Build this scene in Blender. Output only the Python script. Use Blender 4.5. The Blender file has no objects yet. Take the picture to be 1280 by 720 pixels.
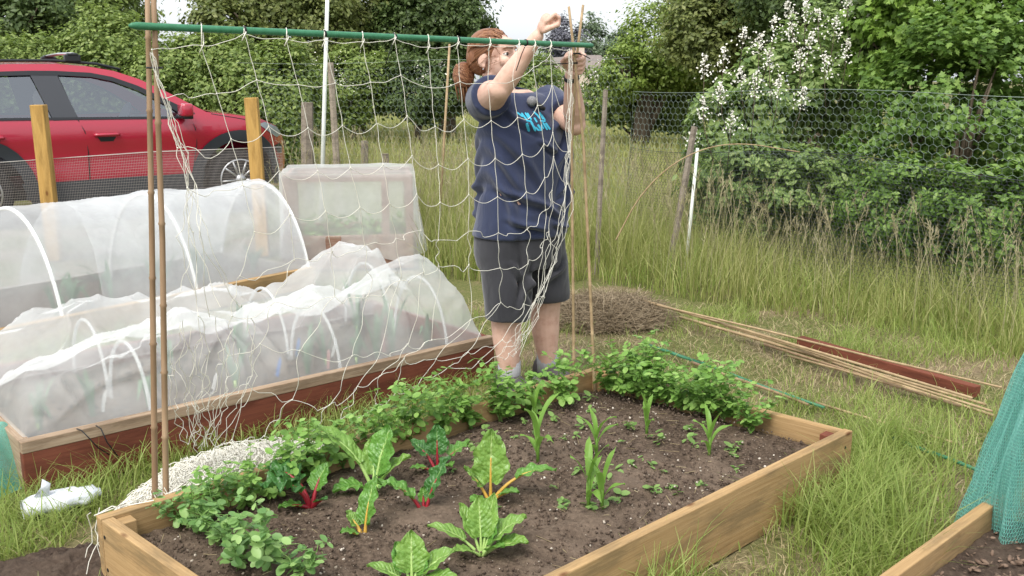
import bpy, bmesh, math, random
import numpy as np
from mathutils import Vector, Matrix, noise
from mathutils.geometry import delaunay_2d_cdt
from mathutils.bvhtree import BVHTree

random.seed(7)
RNG = np.random.default_rng(11)
scene = bpy.context.scene
COL = scene.collection

# ------------------------------------------------------------------ camera
FPX, CAM_H = 1200.0, 1.4
TILT = math.atan((360 - 100) / FPX)
cam = bpy.data.cameras.new('camera')
cam_ob = bpy.data.objects.new('camera', cam)
COL.objects.link(cam_ob)
cam.sensor_width = 36
cam.lens = FPX / 1280 * 36
cam.clip_end = 2000
cam_ob.location = (0, 0, CAM_H)
cam_ob.rotation_euler = (math.pi / 2 - TILT, 0, 0)
scene.camera = cam_ob
CT, ST = math.cos(TILT), math.sin(TILT)

# survey of the plot: a sight line met with a level (G) or with a distance (D)
def sight(x, y):
    u = (x - 640) / FPX
    v = (360 - y) / FPX
    return Vector((u, CT + v * ST, -ST + v * CT))
def G(x, y, z=0.0):
    d = sight(x, y)
    return Vector((0, 0, CAM_H)) + d * ((z - CAM_H) / d.z)
def D(x, y, Y):
    d = sight(x, y)
    return Vector((0, 0, CAM_H)) + d * (Y / d.y)

# ------------------------------------------------------------------ materials
def new_mat(name):
    m = bpy.data.materials.new(name)
    m.use_nodes = True
    nt = m.node_tree
    nt.nodes.clear()
    return m, nt, nt.nodes.new('ShaderNodeOutputMaterial')

def ramp(nt, fac, stops):
    r = nt.nodes.new('ShaderNodeValToRGB')
    e = r.color_ramp.elements
    while len(e) < len(stops):
        e.new(0.5)
    for el, (p, c) in zip(e, stops):
        el.position = p
        el.color = (c[0], c[1], c[2], 1)
    nt.links.new(fac, r.inputs['Fac'])
    return r.outputs['Color']

def noise_tex(nt, scale, detail=4, rough=0.55, stretch=None, coord='Object', dist=0.0):
    tc = nt.nodes.new('ShaderNodeTexCoord')
    n = nt.nodes.new('ShaderNodeTexNoise')
    n.inputs['Scale'].default_value = scale
    n.inputs['Detail'].default_value = detail
    n.inputs['Roughness'].default_value = rough
    n.inputs['Distortion'].default_value = dist
    src = tc.outputs[coord]
    if stretch:
        mp = nt.nodes.new('ShaderNodeMapping')
        mp.inputs['Scale'].default_value = stretch
        nt.links.new(src, mp.inputs['Vector'])
        src = mp.outputs['Vector']
    nt.links.new(src, n.inputs['Vector'])
    return n.outputs['Fac']

def mixc(nt, fac, a, b, mode='MIX'):
    m = nt.nodes.new('ShaderNodeMix')
    m.data_type = 'RGBA'
    m.blend_type = mode
    for s, v in ((0, fac), (6, a), (7, b)):
        if hasattr(v, 'is_output') or hasattr(v, 'links'):
            nt.links.new(v, m.inputs[s])
        elif s == 0:
            m.inputs[0].default_value = v
        else:
            m.inputs[s].default_value = (v[0], v[1], v[2], 1)
    return m.outputs[2]

def bump(nt, height, strength=0.4, dist=0.01):
    b = nt.nodes.new('ShaderNodeBump')
    b.inputs['Strength'].default_value = strength
    b.inputs['Distance'].default_value = dist
    nt.links.new(height, b.inputs['Height'])
    return b.outputs['Normal']

def principled(nt, out, color, rough=0.7, normal=None, spec=0.3, metallic=0.0, coat=0.0, sss=0.0):
    p = nt.nodes.new('ShaderNodeBsdfPrincipled')
    if hasattr(color, 'links'):
        nt.links.new(color, p.inputs['Base Color'])
    else:
        p.inputs['Base Color'].default_value = (color[0], color[1], color[2], 1)
    p.inputs['Roughness'].default_value = rough
    p.inputs['Specular IOR Level'].default_value = spec
    p.inputs['Metallic'].default_value = metallic
    p.inputs['Coat Weight'].default_value = coat
    p.inputs['Coat Roughness'].default_value = 0.06
    if sss:
        p.inputs['Subsurface Weight'].default_value = sss
        p.inputs['Subsurface Radius'].default_value = (0.01, 0.004, 0.002)
    if normal is not None:
        nt.links.new(normal, p.inputs['Normal'])
    if out is not None:
        nt.links.new(p.outputs[0], out.inputs['Surface'])
    return p

def m_noise(name, c0, c1, scale=20, rough=0.8, bs=0.3, bd=0.004, stretch=None, c2=None, detail=5, spec=0.25, coat=0):
    m, nt, out = new_mat(name)
    f = noise_tex(nt, scale, detail, 0.6, stretch)
    stops = [(0.3, c0), (0.7, c1)] if c2 is None else [(0.28, c0), (0.5, c1), (0.72, c2)]
    col = ramp(nt, f, stops)
    nrm = bump(nt, f, bs, bd) if bs else None
    principled(nt, out, col, rough, nrm, spec, coat=coat)
    return m

def m_wood(name, c0, c1, knot=None, rough=0.75, dirt=None):
    m, nt, out = new_mat(name)
    f = noise_tex(nt, 6, 8, 0.7, (0.5, 22, 22), dist=0.7)
    f2 = noise_tex(nt, 5, 7, 0.68, (0.7, 3.5, 3.5))
    col = ramp(nt, f, [(0.3, c0), (0.68, c1)])
    col = mixc(nt, ramp(nt, f2, [(0.46, (0, 0, 0)), (0.62, (0.62, 0.62, 0.62))]), col, dirt or tuple(v * 0.55 for v in c0))
    if knot:
        tc = nt.nodes.new('ShaderNodeTexCoord')
        mp = nt.nodes.new('ShaderNodeMapping')
        mp.inputs['Scale'].default_value = (3.0, 6, 6)
        v = nt.nodes.new('ShaderNodeTexVoronoi')
        v.inputs['Scale'].default_value = 1.3
        nt.links.new(tc.outputs['Object'], mp.inputs[0])
        nt.links.new(mp.outputs[0], v.inputs['Vector'])
        k = ramp(nt, v.outputs['Distance'], [(0.05, (1, 1, 1)), (0.11, (0, 0, 0))])
        col = mixc(nt, k, col, knot)
    principled(nt, out, col, rough, bump(nt, f, 0.35, 0.003), 0.2)
    return m

def m_leaf(name, dark, mid, light, trans=0.3, rough=0.55, patch=1.2):
    m, nt, out = new_mat(name)
    g = nt.nodes.new('ShaderNodeNewGeometry')
    col = ramp(nt, g.outputs['Random Per Island'], [(0.0, dark), (0.55, mid), (1.0, light)])
    f = noise_tex(nt, patch, 3)
    col = mixc(nt, ramp(nt, f, [(0.35, (0, 0, 0)), (0.65, (0.55, 0.55, 0.55))]), col, mid)
    p = principled(nt, None, col, rough, None, 0.35)
    t = nt.nodes.new('ShaderNodeBsdfTranslucent')
    tcol = mixc(nt, 0.5, col, (light[0] * 1.3, light[1] * 1.5, light[2]))
    nt.links.new(tcol, t.inputs['Color'])
    ms = nt.nodes.new('ShaderNodeMixShader')
    ms.inputs[0].default_value = trans
    nt.links.new(p.outputs[0], ms.inputs[1])
    nt.links.new(t.outputs[0], ms.inputs[2])
    nt.links.new(ms.outputs[0], out.inputs['Surface'])
    return m

def m_veinleaf(name, dark, light, vein):
    """broad leaf: paler midrib and side veins drawn by the leaf's own UV (u along, v across)"""
    m, nt, out = new_mat(name)
    tc = nt.nodes.new('ShaderNodeTexCoord')
    sx = nt.nodes.new('ShaderNodeSeparateXYZ')
    nt.links.new(tc.outputs['UV'], sx.inputs[0])
    def math_(op, a, b=None):
        n = nt.nodes.new('ShaderNodeMath')
        n.operation = op
        for i, v in enumerate((a, b)):
            if v is None:
                continue
            if hasattr(v, 'links'):
                nt.links.new(v, n.inputs[i])
            else:
                n.inputs[i].default_value = v
        return n.outputs[0]
    av = math_('ABSOLUTE', math_('SUBTRACT', sx.outputs['Y'], 0.5))
    side = math_('ABSOLUTE', math_('SINE', math_('MULTIPLY', math_('SUBTRACT', sx.outputs['X'], math_('MULTIPLY', av, 0.55)), 26.0)))
    veins = math_('LESS_THAN', side, 0.14)
    mid = math_('LESS_THAN', av, math_('SUBTRACT', 0.05, math_('MULTIPLY', sx.outputs['X'], 0.035)))
    f = noise_tex(nt, 30, 4)
    col = ramp(nt, f, [(0.3, dark), (0.7, light)])
    col = mixc(nt, math_('MULTIPLY', veins, 0.22), col, vein)
    col = mixc(nt, math_('MULTIPLY', mid, 0.9), col, vein)
    vo = nt.nodes.new('ShaderNodeTexVoronoi')
    vo.inputs['Scale'].default_value = 75
    nt.links.new(tc.outputs['Object'], vo.inputs['Vector'])
    col = mixc(nt, math_('MULTIPLY', vo.outputs['Distance'], 0.5), col, light)
    nrm = bump(nt, math_('ADD', math_('MULTIPLY', side, 0.5), math_('MULTIPLY', vo.outputs['Distance'], -1.2)), 0.55, 0.006)
    p = principled(nt, None, col, 0.38, nrm, 0.5)
    t = nt.nodes.new('ShaderNodeBsdfTranslucent')
    nt.links.new(mixc(nt, 0.5, col, (light[0] * 1.4, light[1] * 1.4, light[2])), t.inputs['Color'])
    ms = nt.nodes.new('ShaderNodeMixShader')
    ms.inputs[0].default_value = 0.25
    nt.links.new(p.outputs[0], ms.inputs[1])
    nt.links.new(t.outputs[0], ms.inputs[2])
    nt.links.new(ms.outputs[0], out.inputs['Surface'])
    return m

def m_gauze(name, color, cover, var=0.15, scale=6, weave=None):
    """fine woven net: part of every patch is thread (diffuse and translucent), the rest is open"""
    m, nt, out = new_mat(name)
    d = nt.nodes.new('ShaderNodeBsdfDiffuse')
    d.inputs['Color'].default_value = (*color, 1)
    t = nt.nodes.new('ShaderNodeBsdfTranslucent')
    t.inputs['Color'].default_value = (*color, 1)
    a = nt.nodes.new('ShaderNodeMixShader')
    a.inputs[0].default_value = 0.5
    nt.links.new(d.outputs[0], a.inputs[1])
    nt.links.new(t.outputs[0], a.inputs[2])
    tr = nt.nodes.new('ShaderNodeBsdfTransparent')
    f = noise_tex(nt, scale, 4)
    fac = ramp(nt, f, [(0.3, (cover - var,) * 3), (0.7, (cover + var,) * 3)])
    if weave:
        tc = nt.nodes.new('ShaderNodeTexCoord')
        v = nt.nodes.new('ShaderNodeTexVoronoi')
        v.inputs['Scale'].default_value = weave
        nt.links.new(tc.outputs['Object'], v.inputs['Vector'])
        hole = ramp(nt, v.outputs['Distance'], [(0.2, (0.6,) * 3), (0.6, (1,) * 3)])
        fac = mixc(nt, 1.0, fac, hole, 'MULTIPLY')
    mx = nt.nodes.new('ShaderNodeMixShader')
    nt.links.new(fac, mx.inputs[0])
    nt.links.new(tr.outputs[0], mx.inputs[1])
    nt.links.new(a.outputs[0], mx.inputs[2])
    nt.links.new(mx.outputs[0], out.inputs['Surface'])
    return m

def m_plain(name, c, rough=0.6, spec=0.3, metallic=0, coat=0, sss=0):
    m, nt, out = new_mat(name)
    principled(nt, out, c, rough, None, spec, metallic, coat, sss)
    return m

# ------------------------------------------------------------------ object helpers
def tag(o, label=None, cat=None, group=None, kind=None):
    if label: o['label'] = label
    if cat: o['category'] = cat
    if group: o['group'] = group
    if kind: o['kind'] = kind
    return o

def thing(name, label, cat, loc=(0, 0, 0), rz=0.0, group=None):
    o = bpy.data.objects.new(name, None)
    o.empty_display_size = 0.1
    COL.objects.link(o)
    o.location = loc
    o.rotation_euler = (0, 0, rz)
    return tag(o, label, cat, group)

def link(name, me, mat, parent=None, smooth=True):
    if mat is not None:
        for mm in (mat if isinstance(mat, (list, tuple)) else [mat]):
            me.materials.append(mm)
    if smooth:
        me.polygons.foreach_set('use_smooth', np.ones(len(me.polygons), dtype=bool))
    me.name = name
    o = bpy.data.objects.new(name, me)
    COL.objects.link(o)
    if parent is not None:
        o.parent = parent
    return o

def np_mesh(verts, faces, uv=None):
    """verts (N,3), faces (M,k) -> mesh"""
    verts = np.asarray(verts, dtype=np.float32)
    faces = np.asarray(faces, dtype=np.int32)
    me = bpy.data.meshes.new('m')
    me.vertices.add(len(verts))
    me.vertices.foreach_set('co', verts.ravel())
    M, k = faces.shape
    me.loops.add(M * k)
    me.loops.foreach_set('vertex_index', faces.ravel())
    me.polygons.add(M)
    me.polygons.foreach_set('loop_start', np.arange(0, M * k, k, dtype=np.int32))
    me.polygons.foreach_set('loop_total', np.full(M, k, dtype=np.int32))
    if uv is not None:
        l = me.uv_layers.new(name='UVMap')
        l.data.foreach_set('uv', np.asarray(uv, dtype=np.float32)[faces.ravel()].ravel())
    me.update(calc_edges=True)
    me.validate()
    return me

def py_mesh(verts, faces):
    me = bpy.data.meshes.new('m')
    me.from_pydata([tuple(v) for v in verts], [], faces)
    me.update()
    return me

class MB:
    """collects simple shapes into one mesh"""
    def __init__(self):
        self.v, self.f = [], []
    def add(self, vs, fs):
        b = len(self.v)
        self.v += [tuple(x) for x in vs]
        self.f += [tuple(i + b for i in q) for q in fs]
        return self
    def box(self, c, s, rot=None):
        hx, hy, hz = s[0] / 2, s[1] / 2, s[2] / 2
        vs = [Vector((x, y, z)) for x in (-hx, hx) for y in (-hy, hy) for z in (-hz, hz)]
        if rot is not None:
            vs = [rot @ v for v in vs]
        vs = [v + Vector(c) for v in vs]
        return self.add(vs, [(0, 1, 3, 2), (4, 6, 7, 5), (0, 4, 5, 1), (2, 3, 7, 6), (0, 2, 6, 4), (1, 5, 7, 3)])
    def tube(self, pts, r, n=8, cap=True, flat=1.0):
        pts = [Vector(p) for p in pts]
        rs = r if isinstance(r, (list, tuple)) else [r] * len(pts)
        vs, fs = [], []
        t0 = (pts[1] - pts[0]).normalized()
        up = Vector((0, 0, 1)) if abs(t0.z) < 0.9 else Vector((1, 0, 0))
        a = t0.cross(up).normalized()
        for i, p in enumerate(pts):
            t = (pts[min(i + 1, len(pts) - 1)] - pts[max(i - 1, 0)]).normalized()
            a = (a - t * a.dot(t))
            a = a.normalized() if a.length > 1e-6 else t.orthogonal().normalized()
            b = t.cross(a)
            for k in range(n):
                w = 2 * math.pi * k / n
                vs.append(p + a * (rs[i] * math.cos(w)) + b * (rs[i] * flat * math.sin(w)))
        for i in range(len(pts) - 1):
            for k in range(n):
                k2 = (k + 1) % n
                fs.append((i * n + k, i * n + k2, (i + 1) * n + k2, (i + 1) * n + k))
        if cap:
            fs.append(tuple(reversed(range(n))))
            fs.append(tuple(range((len(pts) - 1) * n, len(pts) * n)))
        return self.add(vs, fs)
    def lathe(self, c, prof, n=16, axis=None, cap=True):
        """prof: (radius, along) pairs around an axis through c"""
        ax = Vector(axis or (0, 0, 1)).normalized()
        u = ax.orthogonal().normalized()
        w = ax.cross(u)
        vs, fs = [], []
        for r, h in prof:
            for k in range(n):
                a = 2 * math.pi * k / n
                vs.append(Vector(c) + ax * h + u * (r * math.cos(a)) + w * (r * math.sin(a)))
        for i in range(len(prof) - 1):
            for k in range(n):
                k2 = (k + 1) % n
                fs.append((i * n + k, i * n + k2, (i + 1) * n + k2, (i + 1) * n + k))
        if cap:
            fs.append(tuple(reversed(range(n))))
            fs.append(tuple(range((len(prof) - 1) * n, len(prof) * n)))
        return self.add(vs, fs)
    def ball(self, c, r, rot=None, nu=14, nv=9):
        rr = (r, r, r) if not isinstance(r, (tuple, list)) else r
        vs, fs = [], []
        for i in range(nv + 1):
            th = math.pi * i / nv
            for k in range(nu):
                ph = 2 * math.pi * k / nu
                p = Vector((rr[0] * math.sin(th) * math.cos(ph), rr[1] * math.sin(th) * math.sin(ph), rr[2] * math.cos(th)))
                if rot is not None:
                    p = rot @ p
                vs.append(Vector(c) + p)
        for i in range(nv):
            for k in range(nu):
                k2 = (k + 1) % nu
                fs.append((i * nu + k, (i + 1) * nu + k, (i + 1) * nu + k2, i * nu + k2))
        return self.add(vs, fs)
    def build(self, name, mat, parent=None, smooth=False, bevel=0.0):
        me = py_mesh(self.v, self.f)
        o = link(name, me, mat, parent, smooth)
        if bevel:
            b = o.modifiers.new('bevel', 'BEVEL')
            b.width = bevel
            b.segments = 2
            b.limit_method = 'ANGLE'
        return o

def copy_tree(o, parent=None):
    c = o.copy()
    COL.objects.link(c)
    c.parent = parent
    for ch in list(o.children):
        copy_tree(ch, c)
    return c

# vectorised instancing of a small template
def scatter(tv, tf, pos, R, sc):
    tv = np.asarray(tv, float); tf = np.asarray(tf, int)
    pos = np.asarray(pos, float)
    N, k = len(pos), len(tv)
    sc = np.broadcast_to(np.asarray(sc, float), (N,))
    v = np.einsum('nij,kj->nki', R, tv) * sc[:, None, None] + pos[:, None, :]
    f = tf[None] + (np.arange(N) * k)[:, None, None]
    return v.reshape(-1, 3), f.reshape(-1, tf.shape[1])

def rot_from(nrm, spin=None):
    """rotations whose z axis is nrm, spun at random"""
    n = nrm / (np.linalg.norm(nrm, axis=1, keepdims=True) + 1e-9)
    a = np.where(np.abs(n[:, 2:3]) < 0.9, np.array([[0, 0, 1.0]]), np.array([[1.0, 0, 0]]))
    x = np.cross(a, n); x /= np.linalg.norm(x, axis=1, keepdims=True)
    y = np.cross(n, x)
    s = RNG.uniform(0, 2 * np.pi, len(n)) if spin is None else spin
    c, si = np.cos(s)[:, None], np.sin(s)[:, None]
    return np.stack([x * c + y * si, -x * si + y * c, n], axis=2)

LEAF_V = np.array([(0, 0, 0), (0.28, 0.22, 0.06), (0.28, -0.22, 0.06), (0.62, 0.24, 0.05), (0.62, -0.24, 0.05), (1, 0, -0.08), (0.3, 0, 0), (0.65, 0, -0.02)])
LEAF_F = np.array([(0, 6, 1, 1), (0, 2, 6, 6), (6, 7, 3, 1), (6, 2, 4, 7), (7, 5, 3, 3), (7, 4, 5, 5)])
LEAF_F = np.array([(6, 1, 0, 6), (6, 0, 2, 6)])  # replaced below
def _leaf():
    v = [(0, 0, 0), (0.3, 0.21, 0.05), (0.7, 0.2, 0.02), (1, 0, -0.1), (0.7, -0.2, 0.02), (0.3, -0.21, 0.05), (0.5, 0, -0.03)]
    f = [(0, 6, 2, 1), (6, 3, 2, 2), (0, 5, 4, 6), (6, 4, 3, 3)]
    f = [(0, 6, 1), (1, 6, 2), (2, 6, 3), (0, 5, 6), (5, 4, 6), (4, 3, 6)]
    return np.array(v), np.array(f)
LEAF_V, LEAF_F = _leaf()
LEAF2_V = np.array([(0, 0, 0), (0.45, 0.3, 0.08), (1, 0, -0.05), (0.45, -0.3, 0.08)])
LEAF2_F = np.array([(0, 1, 2), (0, 2, 3)])
def _lobed():
    # a lobed (hawthorn or hop like) leaf
    out = [(0, 0), (0.12, 0.16), (0.3, 0.4), (0.38, 0.2), (0.62, 0.36), (0.68, 0.15), (1, 0)]
    v = [(0.42, 0, -0.03)] + [(x, y, 0.04 * (y > 0)) for x, y in out] + [(x, -y, 0.04) for x, y in reversed(out[1:-1])]
    n = len(v) - 1
    return np.array(v), np.array([(0, 1 + (i + 1) % n, 1 + i) for i in range(n)])
LOBE_V, LOBE_F = _lobed()

def vnoise(x, y, seed=0):
    xi, yi = np.floor(x).astype(int), np.floor(y).astype(int)
    xf, yf = x - xi, y - yi
    def h(a, b):
        n = (a * 374761393 + b * 668265263 + seed * 1442695041) & 0x7fffffff
        n = ((n ^ (n >> 13)) * 1274126177) & 0x7fffffff
        return ((n ^ (n >> 16)) & 0xffff) / 65535.0
    u, w = xf * xf * (3 - 2 * xf), yf * yf * (3 - 2 * yf)
    return (h(xi, yi) * (1 - u) + h(xi + 1, yi) * u) * (1 - w) + (h(xi, yi + 1) * (1 - u) + h(xi + 1, yi + 1) * u) * w
def fbm(x, y, seed=0, o=4):
    s, a, t = 0, 1.0, 0
    for k in range(o):
        s = s + a * vnoise(x * 2 ** k, y * 2 ** k, seed + k * 17)
        t += a
        a *= 0.5
    return s / t

def blades(base, h, w, bend, az, segs=3, droop=0.0):
    """grass blades: curved tapering strips"""
    N = len(base)
    ts = np.linspace(0, 1, segs + 1)
    dx, dy = np.cos(az), np.sin(az)
    px, py = -dy, dx
    tw = RNG.uniform(-0.9, 0.9, N)
    px, py = px * np.cos(tw) + dx * np.sin(tw), py * np.cos(tw) + dy * np.sin(tw)
    V = np.zeros((N, 2 * (segs + 1), 3))
    for i, t in enumerate(ts):
        out = h * bend * t ** 2
        z = h * (t - 0.45 * bend * t ** 2 - droop * t ** 3)
        ww = w * (1 - t ** 1.6) * 0.5 + 0.0003
        c = base + np.stack([dx * out, dy * out, z], 1)
        V[:, 2 * i] = c + np.stack([px * ww, py * ww, 0 * ww], 1)
        V[:, 2 * i + 1] = c - np.stack([px * ww, py * ww, 0 * ww], 1)
    f = np.array([(2 * i, 2 * i + 1, 2 * i + 3, 2 * i + 2) for i in range(segs)])
    F = f[None] + (np.arange(N) * 2 * (segs + 1))[:, None, None]
    return V.reshape(-1, 3), F.reshape(-1, 4)

def wires(P0, P1, r):
    """three sided prisms along many straight wires"""
    P0, P1 = np.asarray(P0, float), np.asarray(P1, float)
    d = P1 - P0
    d /= np.linalg.norm(d, axis=1, keepdims=True) + 1e-9
    a = np.where(np.abs(d[:, 2:3]) < 0.9, np.array([[0, 0, 1.0]]), np.array([[1.0, 0, 0]]))
    x = np.cross(a, d); x /= np.linalg.norm(x, axis=1, keepdims=True)
    y = np.cross(d, x)
    V = []
    for P in (P0, P1):
        for k in range(3):
            w = 2 * np.pi * k / 3
            V.append(P + (x * np.cos(w) + y * np.sin(w)) * r)
    V = np.stack(V, 1)
    f = np.array([(0, 1, 4, 3), (1, 2, 5, 4), (2, 0, 3, 5)])
    F = f[None] + (np.arange(len(P0)) * 6)[:, None, None]
    return V.reshape(-1, 3), F.reshape(-1, 4)

def grid_faces(nu, nv):
    i = np.arange(nu - 1)[:, None]; j = np.arange(nv - 1)[None]
    a = (i * nv + j).ravel()
    return np.stack([a, a + nv, a + nv + 1, a + 1], 1)

def nrand(n): return RNG.normal(size=n)
ORD = ['first', 'second', 'third', 'fourth', 'fifth', 'sixth', 'seventh', 'eighth', 'ninth', 'tenth', 'eleventh', 'twelfth', 'thirteenth', 'fourteenth']
# ------------------------------------------------------------------ light
w = bpy.data.worlds.new('World')
scene.world = w
w.use_nodes = True
nt = w.node_tree
nt.nodes.clear()
SUN_EL, SUN_ROT = math.radians(56), math.radians(205)
sky = nt.nodes.new('ShaderNodeTexSky')
sky.sky_type = 'NISHITA'
sky.sun_disc = False
sky.sun_elevation = SUN_EL
sky.sun_rotation = SUN_ROT
sky.dust_density = 4.0
sky.air_density = 1.2
hs = nt.nodes.new('ShaderNodeHueSaturation')
hs.inputs['Saturation'].default_value = 0.3
nt.links.new(sky.outputs[0], hs.inputs['Color'])
bg = nt.nodes.new('ShaderNodeBackground')
bg.inputs['Strength'].default_value = 0.15
cloud = mixc(nt, 0.6, hs.outputs[0], (2.9, 3.05, 3.25))
nt.links.new(cloud, bg.inputs['Color'])
wo = nt.nodes.new('ShaderNodeOutputWorld')
nt.links.new(bg.outputs[0], wo.inputs['Surface'])
sl = bpy.data.lights.new('sun', 'SUN')
sl.energy = 1.15
sl.angle = math.radians(28)
sl.color = (1.0, 0.96, 0.9)
so = bpy.data.objects.new('sun', sl)
COL.objects.link(so)
sd = Vector((math.sin(SUN_ROT) * math.cos(SUN_EL), math.cos(SUN_ROT) * math.cos(SUN_EL), math.sin(SUN_EL)))
so.rotation_euler = sd.to_track_quat('Z', 'Y').to_euler()
scene.view_settings.view_transform = 'Standard'
scene.view_settings.look = 'None'
scene.view_settings.exposure = 1.36
scene.view_settings.gamma = 1.0
scene.cycles.transparent_max_bounces = 24
scene.cycles.max_bounces = 6

# ------------------------------------------------------------------ materials of the plot
def m_ground():
    m, nt, out = new_mat('turf_ground')
    f = noise_tex(nt, 1.6, 5, 0.6)
    f2 = noise_tex(nt, 55, 5, 0.7)
    g = ramp(nt, f2, [(0.3, (0.05, 0.062, 0.018)), (0.5, (0.11, 0.12, 0.04)), (0.72, (0.2, 0.17, 0.08))])
    d = ramp(nt, f2, [(0.3, (0.12, 0.09, 0.055)), (0.7, (0.27, 0.21, 0.13))])
    col = mixc(nt, ramp(nt, f, [(0.47, (0, 0, 0)), (0.62, (1, 1, 1))]), g, d)
    principled(nt, out, col, 0.95, bump(nt, f2, 0.6, 0.01), 0.1)
    return m
def m_soil(name, dark, mid, light, sc=1.0):
    m, nt, out = new_mat(name)
    f = noise_tex(nt, 70 * sc, 6, 0.7)
    f2 = noise_tex(nt, 5, 4, 0.6)
    col = ramp(nt, f, [(0.3, dark), (0.52, mid), (0.75, light)])
    col = mixc(nt, ramp(nt, f2, [(0.4, (0, 0, 0)), (0.65, (0.5, 0.5, 0.5))]), col, light)
    principled(nt, out, col, 0.95, bump(nt, f, 0.8, 0.008), 0.12)
    return m
M_GROUND = m_ground()
M_SOIL = m_soil('soil', (0.036, 0.025, 0.018), (0.092, 0.066, 0.047), (0.19, 0.142, 0.105))
M_SOIL2 = m_soil('loose_soil', (0.025, 0.017, 0.013), (0.06, 0.042, 0.032), (0.11, 0.082, 0.06))
M_CLOD = m_noise('clod', (0.045, 0.03, 0.022), (0.13, 0.095, 0.068), 40, 0.95, 0.3)
M_PEBBLE = m_leaf('pebble', (0.12, 0.09, 0.065), (0.3, 0.25, 0.19), (0.62, 0.56, 0.48), 0.02, 0.8, 30)
M_PINE = m_wood('new_timber', (0.27, 0.165, 0.07), (0.44, 0.295, 0.145), (0.13, 0.06, 0.025), dirt=(0.16, 0.115, 0.06))
M_POSTW = m_wood('treated_post', (0.38, 0.22, 0.06), (0.5, 0.31, 0.1), (0.16, 0.07, 0.02))
M_RED = m_wood('red_stain', (0.13, 0.04, 0.024), (0.19, 0.062, 0.036), None)
M_WEATHER = m_wood('weathered_timber', (0.24, 0.16, 0.1), (0.4, 0.31, 0.22), None)
M_GREYWOOD = m_wood('grey_timber', (0.2, 0.165, 0.12), (0.36, 0.31, 0.25), None)
M_CANE = m_noise('bamboo', (0.2, 0.125, 0.07), (0.34, 0.235, 0.145), 30, 0.55, 0.1, stretch=(1, 1, 0.1))
M_CANE_PALE = m_noise('pale_bamboo', (0.24, 0.165, 0.09), (0.42, 0.31, 0.18), 22, 0.6, 0.1)
M_STAKE = m_noise('green_stake', (0.035, 0.15, 0.075), (0.055, 0.2, 0.11), 60, 0.4, 0.1)
M_STRING = m_plain('net_string', (0.68, 0.66, 0.58), 0.8, 0.1)
M_BLACK = m_plain('black_plastic', (0.012, 0.012, 0.013), 0.5)
M_GRASS = m_leaf('grass', (0.11, 0.17, 0.03), (0.23, 0.31, 0.07), (0.47, 0.47, 0.19), 0.42)
M_HAY = m_leaf('meadow_grass', (0.15, 0.18, 0.045), (0.28, 0.3, 0.095), (0.5, 0.46, 0.22), 0.38, patch=0.8)
M_STRAW = m_leaf('straw', (0.2, 0.15, 0.08), (0.34, 0.27, 0.15), (0.5, 0.42, 0.26), 0.15)
M_PEA = m_leaf('pea_leaf', (0.09, 0.2, 0.04), (0.19, 0.34, 0.07), (0.31, 0.47, 0.13), 0.3, 0.45, patch=6)
M_PEA2 = m_leaf('pea_leaf_blue', (0.09, 0.2, 0.06), (0.19, 0.33, 0.1), (0.31, 0.46, 0.16), 0.3, 0.45, patch=6)
M_STEM = m_plain('pea_stem', (0.16, 0.28, 0.07), 0.6)
M_CORN = m_leaf('corn_leaf', (0.09, 0.19, 0.035), (0.16, 0.3, 0.05), (0.24, 0.38, 0.08), 0.3, 0.45, patch=8)
M_WEED = m_leaf('weed_leaf', (0.09, 0.18, 0.04), (0.16, 0.27, 0.07), (0.24, 0.36, 0.11), 0.25)
M_CH_D = m_veinleaf('chard_dark', (0.025, 0.1, 0.02), (0.065, 0.19, 0.04), (0.2, 0.35, 0.1))
M_CH_L = m_veinleaf('chard_light', (0.11, 0.24, 0.035), (0.21, 0.36, 0.07), (0.38, 0.5, 0.18))
M_CH_M = m_veinleaf('chard_mid', (0.06, 0.18, 0.025), (0.14, 0.31, 0.05), (0.36, 0.5, 0.16))
M_ST_RED = m_plain('red_stalk', (0.25, 0.012, 0.022), 0.35, 0.5)
M_ST_YEL = m_plain('yellow_stalk', (0.5, 0.3, 0.05), 0.4, 0.5)
M_ST_GRN = m_plain('green_stalk', (0.32, 0.46, 0.14), 0.4, 0.5)

# ------------------------------------------------------------------ ground
def ground_sheet():
    xs = np.concatenate([[-700, -200, -60, -20], np.linspace(-9, 9, 73), [20, 60, 200, 700]])
    ys = np.concatenate([[-60, -10], np.linspace(0, 16, 65), [22, 35, 60, 120, 300, 900]])
    X, Y = np.meshgrid(xs, ys, indexing='ij')
    Z = (fbm(X * 1.3 + 50, Y * 1.3 + 50, 3) - 0.5) * 0.05 * ((np.abs(X) < 9) & (Y < 15) & (Y > 0))
    Z = Z - 0.012
    return np_mesh(np.stack([X, Y, Z], -1).reshape(-1, 3), grid_faces(len(xs), len(ys))[:, ::-1])
tag(link('ground', ground_sheet(), M_GROUND), kind='structure')

V2 = lambda x, y: Vector((x, y, 0))
BL, BB, BR = V2(-1.15, 2.51), V2(0.37, 3.94), V2(1.17, 3.18)
BN = BL + BR - BB
D1 = (BB - BL).normalized(); N1 = (BR - BB).normalized()
# second bed (red boards): near corner, far corner, and its width direction
CL, CB = V2(-1.66, 3.09), V2(-0.11, 4.45)
D2 = (CB - CL).normalized(); N2 = Vector((-D2.y, D2.x, 0))
CW = 1.02
# third bed (hoops), behind
EL, EB = V2(-2.95, 4.42), V2(-1.39, 6.5)
D3 = (EB - EL).normalized(); N3 = Vector((-D3.y, D3.x, 0))
EW = 1.0
BEDS = [(BL, BB, BR, BN), (CL, CB, CB + N2 * CW, CL + N2 * CW), (EL, EB, EB + N3 * EW, EL + N3 * EW)]
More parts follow.
